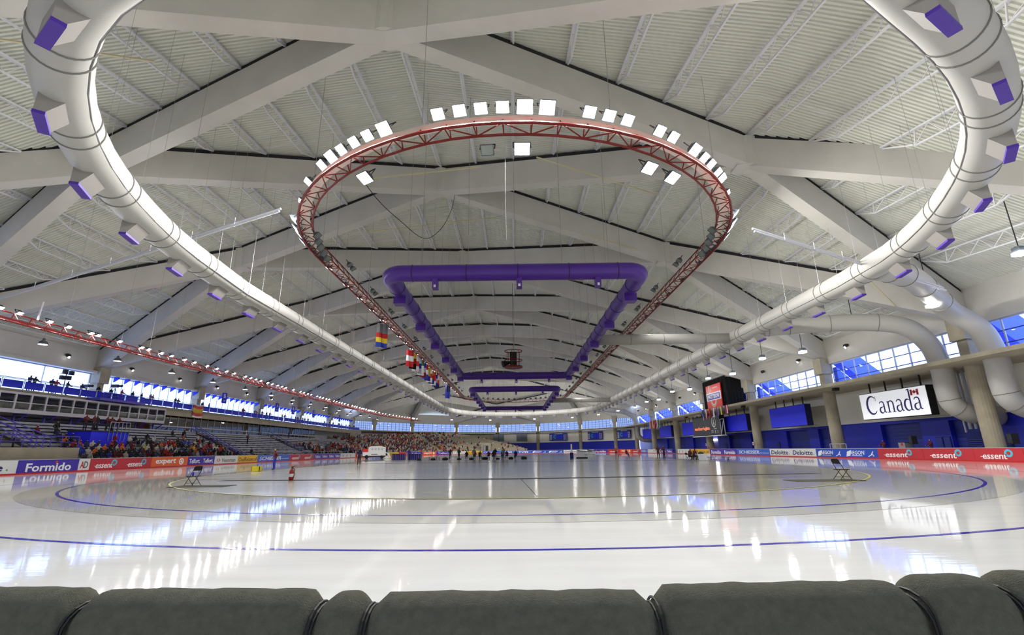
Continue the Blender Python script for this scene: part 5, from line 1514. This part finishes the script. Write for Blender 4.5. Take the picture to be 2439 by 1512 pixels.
for ch, y in (('B', 94.4), ('A', 116.0), ('R', 124.7), ('S', 137.7), ('F', 158.5)):
    s = empty('section_sign', (-57.0, y, 11.9)); s.matrix_world = frame((-57.0, y, 11.9), (0, 1, 0), (0, 0, 1)); tag(s, 'small blue hanging section sign with white letter %s over the left balcony' % ch, 'sign')
    m = MB(); m.box(-.75, .75, -1.0, 1.0, -.05, .05); m.build('sign_panel', 'blue_panel', s)
    link('lettering', text_mesh(ch, 1.1, .7, .03, 0, .006, 'txt_white'), s, Matrix.Translation((0, .4, .06)))
    m = MB(); poly(m, [(-.3, -.35), (0, -.75), (.3, -.35), (.1, -.45), (-.1, -.45)], .05, .065); m.build('arrow', 'txt_white', s)
    m = MB(); m.bar((0, 1.0, 0), (0, 1.6, 0), .04, .04); m.build('hanger_rod', 'dark_metal', s)
# ------------------------------------------------------------------ flags
def flag(name, p, ux, w, h, stripes, label, group=None, horiz=False, fold=.12, tilt=0.0):
    """cloth hanging straight down from p, stripes of (fraction, material) across its width or height"""
    t = tag(empty(name, p), label, 'flag', group); t.matrix_world = frame(p, ux, (0, 0, 1))
    x = 0.0
    for fr, mt in stripes:
        m = MB(); n = 5
        for i in range(n):
            for j in range(4):
                if horiz: a0, a1 = w * i / n, w * (i + 1) / n; b0, b1 = -h * (x + fr * j / 4), -h * (x + fr * (j + 1) / 4)
                else: a0, a1 = w * (x + fr * i / n), w * (x + fr * (i + 1) / n); b0, b1 = -h * j / 4, -h * (j + 1) / 4
                F_ = lambda a, b: (a + tilt * b, b, fold * sin(a / w * 9 + b * .7))
                m.face([F_(a0, b1), F_(a1, b1), F_(a1, b0), F_(a0, b0)])
        m.build('flag_stripe', mt, t); x += fr
    return t
FL = [((.45, 'cloth_blue'), (.2, 'c_yellow'), (.35, 'cloth_blue')), ((.4, 'c_white'), (.6, 'c_red')), ((.4, 'c_red'), (.2, 'c_navy'), (.4, 'c_red')), ((.3, 'c_red'), (.7, 'c_white')), ((.33, 'c_red'), (.33, 'c_blue'), (.34, 'c_white')), ((.5, 'c_yellow'), (.5, 'c_blue')), ((.3, 'c_blue'), (.14, 'c_red'), (.14, 'c_white'), (.14, 'c_red'), (.14, 'c_white'), (.14, 'c_red'))]
FN = ['blue and yellow', 'white and red', 'red with navy cross stripe', 'red and white', 'red, blue and white striped', 'yellow and navy', 'red striped with blue edge']
for i, st in enumerate(FL):
    flag('national_flag', (39.77, 103.4 - i * 1.85, 9.08), (0, -1, 0), .85 if i < 6 else 1.6, 2.1 - .1 * i, st, 'limp %s flag hanging from the walkway edge below the red billboard' % FN[i], None, tilt=-.12 if i == 6 else 0)
FN2 = [('c_blue', 'c_white'), ('c_white', 'c_red'), ('c_red', 'c_orange'), ('c_white', 'c_red'), ('c_orange', 'c_blue'), ('c_red', 'c_white'), ('c_white', 'c_green'), ('c_green', 'c_white')]
for i, (a, b) in enumerate(FN2):
    flag('national_flag', (39.77, 146.0 - i * 1.5, 9.08), (0, -1, 0), 1.1, 2.2, ((.5, a), (.5, b)), 'limp coloured flag in the far bunch on the right walkway edge', 'flags in the far bunch')
RF = [('c_red', 'c_white', 'c_red'), ('c_yellow', 'c_red', 'c_black'), ('c_white', 'c_red', 'c_white'), ('c_white', 'c_blue', 'c_white'), ('c_green', 'c_white', 'c_white'), ('c_blue', 'c_white', 'c_red'), ('c_red', 'c_white', 'c_blue'), ('c_yellow', 'c_yellow', 'c_blue'), ('c_white', 'c_red', 'c_white'), ('c_gold', 'c_red', 'c_blue'), ('c_red', 'c_red', 'c_white'), ('c_blue', 'c_white', 'c_blue'), ('c_white', 'c_red', 'c_navy')]
for i, (a, b, c) in enumerate(RF):
    flag('truss_flag', (-16.9, 73.6 + i * 2.25, 16.8), (.55, .83, 0), 1.5, 2.6, ((.33, a), (.33, b), (.34, c)), 'national flag under the left side of the oval truss, %s from the near end' % ordn[i], 'flags under the oval truss', horiz=True, fold=.06)
flag('truss_flag', (-16.9, 57.0, 16.8), (.55, .83, 0), 1.6, 3.0, ((.4, 'c_grey'), (.2, 'c_red'), (.2, 'c_yellow'), (.2, 'c_blue')), 'lone large grey and red flag under the left truss, nearest the camera', None, horiz=True)
flag('truss_flag', (-16.9, 117.5, 17.0), (.55, .83, 0), 1.6, 3.2, ((.5, 'c_navy'), (.5, 'c_blue')), 'lone dark blue flag under the left truss, farthest from the camera', None, horiz=True)

# ------------------------------------------------------------------ loudspeaker cage over the infield
t = tag(empty('speaker_cage', (-.2, 75.4, 14.1)), 'round red cage of black loudspeakers hanging inside the near purple loop', 'loudspeaker')
for z, mt, r in ((16.7, 'truss_red', 1.4), (15.2, 'truss_red', 1.4), (14.2, 'truss_red', 1.4), (14.05, 'truss_red', 1.4)):
    m = MB(); m.ring((-.2, 75.4, z), (0, 0, 1), r, .07, 24, 6); child(m, 'cage_ring', mt, t)
for a in range(6):
    m = MB(); x, y = -.2 + 1.05 * cos(a * pi / 3 + .3), 75.4 + 1.05 * sin(a * pi / 3 + .3); m.bar((x, y, 14.1), (x, y, 16.7), .08, .08); child(m, 'cage_post', 'truss_red', t)
m = MB(); m.lathe([(1.35, 0), (1.35, .12)], 24, (-.2, 75.4, 14.0)); child(m, 'cage_base', 'truss_red', t)
m = MB(); m.box(-.75, .35, 74.9, 75.9, 15.3, 16.5); child(m, 'loudspeaker_box', 'black', t)
m = MB(); m.box(-.75, .35, 74.9, 75.9, 14.2, 15.1); child(m, 'loudspeaker_box', 'black', t)
m = MB(); m.tube([(-.6, 75.2, 14.9), (-1.3, 75.0, 14.7), (-1.9, 74.8, 14.5)], [.15, .35, .55], 14); child(m, 'loudspeaker_horn', 'black', t)
m = MB(); m.tube([(-.2, 75.4, 16.7), (-.2, 75.4, 29.5)], .03, 5); child(m, 'hoist_cable', 'dark_metal', t)

# ------------------------------------------------------------------ things on the infield
def folding_chair(p, rz, label, bottle=None):
    t = tag(empty('folding_chair', p, rz), label, 'chair')
    for s in (-.21, .21):
        m = MB(); m.tube([(s, -.34, 0), (s, .12, .44), (s, .24, .58), (s, .36, .86)] if False else [(s, .30, 0), (s, -.02, .42), (s, -.22, .80)], .014, 6); m.build('leg', 'dark_metal', t)
        m = MB(); m.tube([(s * .95, -.30, 0), (s * .95, .16, .43)], .014, 6); m.build('leg', 'dark_metal', t)
    m = MB(); m.box(-.22, .22, -.18, .24, .42, .455); m.build('seat', 'dark_metal', t)
    m = MB(); m.prism([(-.2, 0), (.2, 0), (.21, .18), (.14, .24), (-.14, .24), (-.21, .18)], (0, -.17, .68), (1, 0, 0), (0, -.42, .9), (0, .9, .42), .03); m.build('backrest', 'black', t)
    for z, y in ((.12, .21), (.12, -.18)): m = MB(); m.tube([(-.21, y, z), (.21, y, z)], .01, 5); m.build('stretcher', 'dark_metal', t)
    return t
folding_chair((-15.5, 23.9, .012), -1.9 + pi, 'dark folding chair on a mat at the left edge of the infield')
folding_chair((14.5, 22.7, .012), 1.75 + pi, 'dark folding chair on a mat at the right edge of the infield')
m = MB(); m.lathe([(.035, 0), (.04, .12), (.022, .15), (.022, .18)], 12, (-15.55, 23.9, .467)); tag(m.build('bottle', 'blue_panel'), 'small blue bottle standing on the left folding chair', 'bottle')
for nm, (x, y), w, lb in (('rubber_mat', (-14.7, 23.4), 2.6, 'dark rubber mat under the left folding chair'), ('rubber_mat', (13.4, 22.3), 3.0, 'dark rubber mat under the right folding chair')):
    m = MB(); m.box(x - w / 2, x + w / 2, y - .55, y + .55, .012, .03); tag(m.build(nm, 'mat_dark'), lb, 'mat')
t = tag(empty('fire_extinguisher', (-12.5, 27.6, .012)), 'red fire extinguisher standing alone on the infield', 'extinguisher')
m = MB(); m.lathe([(.11, 0), (.12, .04), (.12, .46), (.06, .56), (.035, .6)], 16); m.build('cylinder', 'red_plastic', t, True)
m = MB(); m.lathe([(.121, .18), (.121, .34)], 16); m.build('paper_label', 'white', t)
m = MB(); m.bar((0, 0, .6), (0, 0, .7), .05, .05); m.bar((-.02, 0, .7), (.14, 0, .72), .03, .03); m.build('valve', 'dark_metal', t)
m = MB(); m.tube([(.03, 0, .66), (.17, 0, .55), (.15, 0, .25), (.13, 0, .1)], .016, 6); m.build('hose', 'rubber', t)
t = tag(empty('yellow_crate', (-21.3, 40.9, .0)), 'yellow plastic crate lying at the infield edge left of the standing person', 'crate')
for a in ((-.34, .34, -.24, -.2, .06, .42), (-.34, .34, .2, .24, .06, .42), (-.34, -.3, -.24, .24, .06, .42), (.3, .34, -.24, .24, .06, .42)): m = MB(); m.box(*a); m.build('crate_side', 'yellow_plastic', t)
m = MB(); m.box(-.32, .32, -.22, .22, .02, .07); m.build('crate_bottom', 'yellow_plastic', t)
person('akimbo', (-21.6, 44.4, .0), 2.4, 'maroon', 'long-haired person in maroon jacket and bright blue trousers at the infield edge', trouser='trouser_blue', hair='fair', sc=1.04)
person('stand', (-17.6, 55.7, .012), .3, 'navy', 'skater in dark full suit walking on the infield', trouser='trouser_dark', hair='grey')
person('stand', (-10.6, 80.6, .012), .2, 'black', 'person in black standing at the infield benches, left of the pair', trouser='trouser_dark')
person('fold', (-9.2, 80.4, .012), -.4, 'black', 'person in black standing at the infield benches, right of the pair')
person('fold', (-3.2, 77.0, .012), .2, 'black', 'person in dark jacket standing at the middle of the infield benches')
person('stand', (-1.9, 74.6, .012), -.3, 'grey', 'person in grey jacket standing at the infield benches', trouser='trouser_jeans')
person('stand', (-6.6, 78.5, .012), -.1, 'grey', 'person in light grey top and jeans by the benches', trouser='trouser_jeans')
person('fold', (18.9, 93.6, .012), 2.8, 'orange', 'person in orange-red jacket standing right of the small white boxes', hair='brown')
person('sit', (19.6, 88.4, .46), -1.2, 'maroon', 'person in maroon jacket and blue trousers sitting on a low bench', trouser='trouser_blue')
person('stand', (19.6, 68.6, .012), -.5, 'maroon', 'person in maroon jacket, left of the couple standing together', hair='brown')
person('lean', (20.3, 68.3, .012), .6, 'maroon', 'fair-haired person in maroon jacket, right of the couple standing together', hair='fair')
person('sitlean', (19.4, 56.1, .46), -1.3, 'maroon', 'person in maroon tracksuit sitting left at the white-clothed table', hair='grey')
person('sitlean', (20.1, 56.6, .46), -1.3, 'maroon', 'person in maroon tracksuit sitting right at the white-clothed table')
for i, (x, y, lb) in enumerate(((19.3, 56.1, 'folding chair with pale frame under the left sitter at the white table'), (20.0, 56.6, 'folding chair with pale frame under the right sitter at the white table'))): folding_chair((x, y, .012), -1.3, lb)
t = tag(empty('cloth_table', (21.3, 57.6, .012)), 'table under a hanging white pleated cloth by the right boards', 'table')
m = MB(); m.box(-.95, .95, -.4, .4, .70, .74); m.build('table_top', 'cloth_white', t)
m = MB(); pts = []
for i in range(61):
    s = i / 60 * 5.4
    if s < 1.9: x, y, nx, ny = -.95 + s, -.42, 0, -1
    elif s < 2.7: x, y, nx, ny = .97, -.4 + s - 1.9, 1, 0
    elif s < 4.6: x, y, nx, ny = .95 - (s - 2.7), .42, 0, 1
    else: x, y, nx, ny = -.97, .4 - (s - 4.6), -1, 0
    k = .035 * sin(i * 2.3); pts.append((x + nx * k, y + ny * k))
for i in range(60):
    (a, b), (c, d) = pts[i], pts[i + 1]; m.face([(a, b, .02), (c, d, .02), (c, d, .74), (a, b, .74)])
m.build('table_skirt', 'cloth_white', t)
m = MB(); m.tube([(21.0, 57.6, .80), (21.3, 57.5, .86), (21.6, 57.6, .80)], [.1, .14, .1], 10); tag(m.build('black_bag', 'black'), 'small black bag lying on the white-clothed table', 'bag')
def bench(p, L, rz, label, mt='dark_metal', group=None):
    t = tag(empty('bench', p, rz), label, 'bench', group)
    m = MB(); m.box(-L / 2, L / 2, -.17, .17, .42, .46); m.build('seat', mt, t)
    for s in (-1, 1):
        for e in (-.13, .13): m = MB(); m.bar((s * L * .4, e, 0), (s * L * .4, e, .42), .04, .04); m.build('leg', 'dark_metal', t)
        m = MB(); m.bar((s * L * .4, -.13, .2), (s * L * .4, .13, .2), .03, .03); m.build('stretcher', 'dark_metal', t)
    return t
bench((21.6, 53.4, .012), 2.6, -.9, 'dark low bench on the right infield edge beside the white-clothed table', 'black')
bench((19.2, 88.4, .012), 2.4, 0, 'low bench under the person sitting on the far right infield')
bench((13.8, 93.4, .012), 2.2, -.3, 'low dark bench next to the near small white box')
for i in range(9):
    bench((-13.5 + i * 1.75, 81.2 - (i % 3) * .9, .012), 1.6, random.uniform(-.2, .2), 'low skaters bench in the middle cluster of benches', 'steel' if i % 2 else 'dark_metal', 'benches in the middle cluster')
for i in range(8):
    person(random.choice(('sit', 'sitlean')), (-8.0 + i * 1.1 + (i % 2) * .3, 81.0 - (i % 3) * .9, .46), random.choice((0.3, 2.8, -.4)), random.choice(('black', 'maroon', 'black', 'navy')), 'skater or coach sitting on the middle cluster of benches', 'people sitting on the middle benches', hair=random.choice(('dark', 'brown', 'fair')))
def bag(p, s, label, group):
    m = MB(); n = 10
    m.tube([(p[0] - s, p[1], .16 * s * 2), (p[0] - s * .6, p[1], .2 * s * 2), (p[0] + s * .6, p[1] + .1, .2 * s * 2), (p[0] + s, p[1] + .1, .15 * s * 2)], [s * .22, s * .42, s * .40, s * .2], 10)
    o = m.build('sports_bag', 'black', None, True); tag(o, label, 'bag', group)
    h = MB(); h.tube([(p[0] - s * .35, p[1], .4 * s * 2), (p[0], p[1], .52 * s * 2), (p[0] + s * .35, p[1] + .05, .4 * s * 2)], .02, 5); h.build('bag_handle', 'dark_metal', o)
for i in range(9): bag((-15.5 + i * 2.1, 79.6 + (i % 2) * 1.0, 0), .32 + .08 * (i % 3), 'black sports bag lying around the middle benches', 'sports bags around the middle benches')
for i, (x, y) in enumerate(((-19.4, 83.0), (-16.6, 82.2))):
    t = tag(empty('skirted_table', (x, y, .012)), ('table with dark blue skirt on the left infield, %s of two' % ('left', 'right')[i]), 'table')
    m = MB(); m.box(-1.25, 1.25, -.45, .45, .98, 1.03); m.build('table_top', 'table_blue', t)
    for s in range(8):
        m = MB(); m.box(-1.2 + s * .3, -1.2 + s * .3 + .27, -.47, -.42, .02, 1.0); m.build('skirt_panel', 'table_blue', t)
    for s in (-1.1, 1.1): m = MB(); m.bar((s, -.5, 0), (s, -.5, 1.0), .05, .05); m.build('leg', 'steel', t)
person('lean', (-18.0, 83.6, .012), pi, 'blue', 'person in blue and white top behind the blue-skirted tables')
m = MB(); m.box(8.4, 8.9, 77.0, 77.4, .012, .95); o = m.build('waste_bin', 'table_blue'); tag(o, 'dark blue bin with a white post right of the middle benches', 'bin')
s_ = MB(); s_.box(8.55, 8.75, 77.1, 77.3, .95, 2.2); s_.build('white_post', 'white', o)
t = tag(empty('push_broom', (10.4, 78.5, .012)), 'wide black push broom lying right of the blue bin', 'broom')
m = MB(); m.box(-.9, .9, -.1, .1, 0, .2); m.build('broom_head', 'black', t); m = MB(); m.tube([(.5, 0, .2), (1.6, .4, 1.2)], .02, 6); m.build('handle', 'steel', t)
for i, (x, y, lb) in enumerate(((12.5, 94.0, 'small white-sided box with slanted top on the right infield, nearer one'), (18.0, 118.0, 'small white-sided box with slanted top on the right infield, farther one'))):
    t = tag(empty('timing_box', (x, y, .012)), lb, 'box')
    m = MB(); m.prism([(-.9, 0), (.9, 0), (.9, .95), (-.9, 1.05)], (0, -.5, 0), (1, 0, 0), (0, 0, 1), (0, 1, 0), 1.0); m.build('box_body', 'cloth_white', t)
    m = MB(); m.prism([(-.7, 1.05), (1.9, .85), (1.9, .95), (-1.0, 1.25)], (0, -.55, 0), (1, 0, 0), (0, 0, 1), (0, 1, 0), 1.1); m.build('slanted_top', 'dark_metal', t)
# ice resurfacer
t = tag(empty('ice_resurfacer', (-29.3, 104.5, 0), .25), 'white ice resurfacing machine parked on the left straight', 'ice resurfacer')
m = MB(); m.prism([(-1.6, .6), (1.9, .6), (1.9, 2.3), (.9, 2.55), (-1.2, 2.5), (-1.6, 2.2)], (0, -1.0, 0), (1, 0, 0), (0, 0, 1), (0, 1, 0), 2.0); m.build('snow_tank', 'white', t)
m = MB(); m.box(-2.7, -1.6, -.95, .95, .55, 1.35); m.build('engine_hood', 'white', t)
m = MB(); m.box(-2.7, 1.9, -.9, .9, .35, .6); m.build('chassis', 'dark_metal', t)
for x in (-1.9, 1.2):
    for s in (-1, 1): m = MB(); m.tube([(x, s * .72, .38), (x, s * 1.0, .38)], .38, 18); m.build('wheel', 'rubber', t)
m = MB(); m.box(1.9, 2.6, -1.05, 1.05, .08, .5); m.build('conditioner', 'white', t)
m = MB(); m.box(1.95, 2.25, -.9, .9, .6, 2.1); m.build('seat_back', 'black', t)
m = MB(); m.tube([(1.9, -1.02, 1.3), (2.6, -1.05, .8), (2.9, -1.05, .15)], .09, 8); m.build('hose', 'white', t)
m = MB()
for i in range(4): m.box(-1.0 + i * .65, -.6 + i * .65, -1.02, -1.0, 1.7, 2.15)
m.build('painted_letters', 'frame_white', t)
m = MB(); m.box(-2.75, -1.3, -.6, .9, 1.35, 2.0); m.build('red_cover', 'board_red2', t)
m = MB(); m.box(-1.0, .3, -1.02, -1.0, .85, .95); m.build('grille', 'black', t)

# ------------------------------------------------------------------ behind the right boards
m = MB(); m.box(41.7, 43.4, 49.6, 58.2, -.03, .28); tag(m.build('floor_riser', 'stand_dark'), 'low dark riser deck behind the red boards on the right', 'platform')
person('lean', (42.3, 57.2, .28), 1.8, 'maroon', 'person in maroon tracksuit bending behind the red boards, left one')
person('lean', (42.2, 50.6, .28), 1.4, 'maroon', 'person in maroon tracksuit bending behind the red boards, right one')
person('fold', (43.0, 110.6, -.03), 1.6, 'orange', 'person in orange vest standing before the blue wall, left of two', hair='brown')
person('fold', (43.0, 107.8, -.03), 1.6, 'orange', 'person in orange vest standing before the blue wall, right of two', hair='brown')
def pa_speaker(p, label):
    t = tag(empty('loudspeaker', p), label, 'loudspeaker')
    m = MB(); m.prism([(-.25, -.22), (.25, -.3), (.25, .3), (-.25, .22)], (0, 0, 1.25), (1, 0, 0), (0, 1, 0), (0, 0, 1), .85); m.build('cabinet', 'black', t)
    m = MB(); m.box(-.27, -.25, -.2, .2, 1.32, 2.02); m.build('speaker_grille', 'dark_metal', t)
    m = MB(); m.tube([(0, 0, .0), (0, 0, 1.3)], .03, 6); m.build('pole', 'dark_metal', t)
    for a in (0, 2.1, 4.2): m = MB(); m.tube([(.4 * cos(a), .4 * sin(a), .02), (0, 0, .6)], .02, 5); m.build('leg', 'dark_metal', t)
pa_speaker((42.3, 52.9, .28), 'black loudspeaker on a stand behind the red boards, beside the grey case')
pa_speaker((41.9, 41.9, .2), 'black loudspeaker on a stand beside the nearest concrete column')
t = tag(empty('equipment_case', (42.2, 53.9, .26)), 'grey equipment case with a red badge behind the red boards', 'case')
m = MB(); m.box(-.4, .4, -.45, .45, .02, 1.45); m.build('case_body', 'steel', t); m = MB(); m.box(-.42, -.4, -.2, .1, 1.15, 1.4); m.build('badge', 'red_strip', t); m = MB(); m.box(-.41, .41, -.46, .46, 1.45, 1.5); m.build('lid', 'dark_metal', t)
t = tag(empty('barrier_frame', (41.8, 64.5, 0)), 'white pipe barrier frame behind the blue boards', 'barrier')
for y in (-1.6, -.5, .5, 1.6): m = MB(); m.bar((0, y, 0), (0, y, 1.7), .07, .07); m.build('post', 'frame_white', t)
m = MB(); m.bar((0, -1.6, 1.7), (0, 1.6, 1.7), .07, .07); m.build('rail', 'frame_white', t)
for y, r_, z0 in ((49.6, .09, 2.6), (49.0, .16, 2.9), (48.4, .13, 2.9)):
    m = MB(); m.tube([(45.2, y, 8.7), (45.2, y, z0)], r_, 12); tag(m.build('wall_pipe', 'frame_white', None, True), 'pale vertical pipe running down the wall beside the serif sign', 'pipe', 'pipes beside the serif sign')
for (y, lb) in ((88.5, 'small dark floodlight under the walkway left of the large blue panel'), (62.5, 'small dark floodlight under the walkway above the serif sign'), (118.5, 'small dark floodlight under the walkway above the far blue panels')):
    t = tag(empty('soffit_light', (41.6, y, 8.72)), lb, 'light fixture'); m = MB(); m.prism([(-.3, 0), (.3, 0), (.2, -.4), (-.35, -.35)], (0, -.3, 0), (1, 0, 0), (0, 0, 1), (0, 1, 0), .6); m.build('fixture_body', 'dark_metal', t); m = MB(); m.bar((0, 0, 0), (0, 0, .01), .3, .3); m.build('mount_plate', 'black', t)
for i, (x, y) in enumerate(((43.9 - .95, yk(2)), (43.9 - .95, yk(3)))):
    m = MB(); m.box(x - .03, x + .02, y - .22, y + .22, 1.75, 2.3); o = m.build('notice', 'white'); tag(o, 'small white notice fixed to a right-hand column, %s one' % ('nearer', 'farther')[i], 'notice')
    s_ = MB(); s_.box(x - .05, x - .03, y - .12, y + .12, 1.85, 2.15); s_.build('notice_mark', 'txt_red', o)
m = MB(); m.tube(smooth_path([(-8.5, 23.8, 16.1), (-8.75, 28, 17.1), (-8.5, 32, 17.9), (-7.6, 37, 18.7), (-6.85, 41, 21.5), (-6.4, 44.6, 25.4), (-6.2, 45.6, 27.9)], 5), .025, 5)
tag(m.build('hanging_cable', 'rubber'), 'black slack cable sagging from the near truss curve to the ridge beam', 'cable')
m = MB(); m.tube([(-.5, 22.0, 17.2), (-.52, 22.0, 14.0), (-.48, 22.0, 11.6)], .012, 5); tag(m.build('drop_cable', 'frame_white'), 'thin pale cable hanging straight down from the middle of the near truss curve', 'cable')
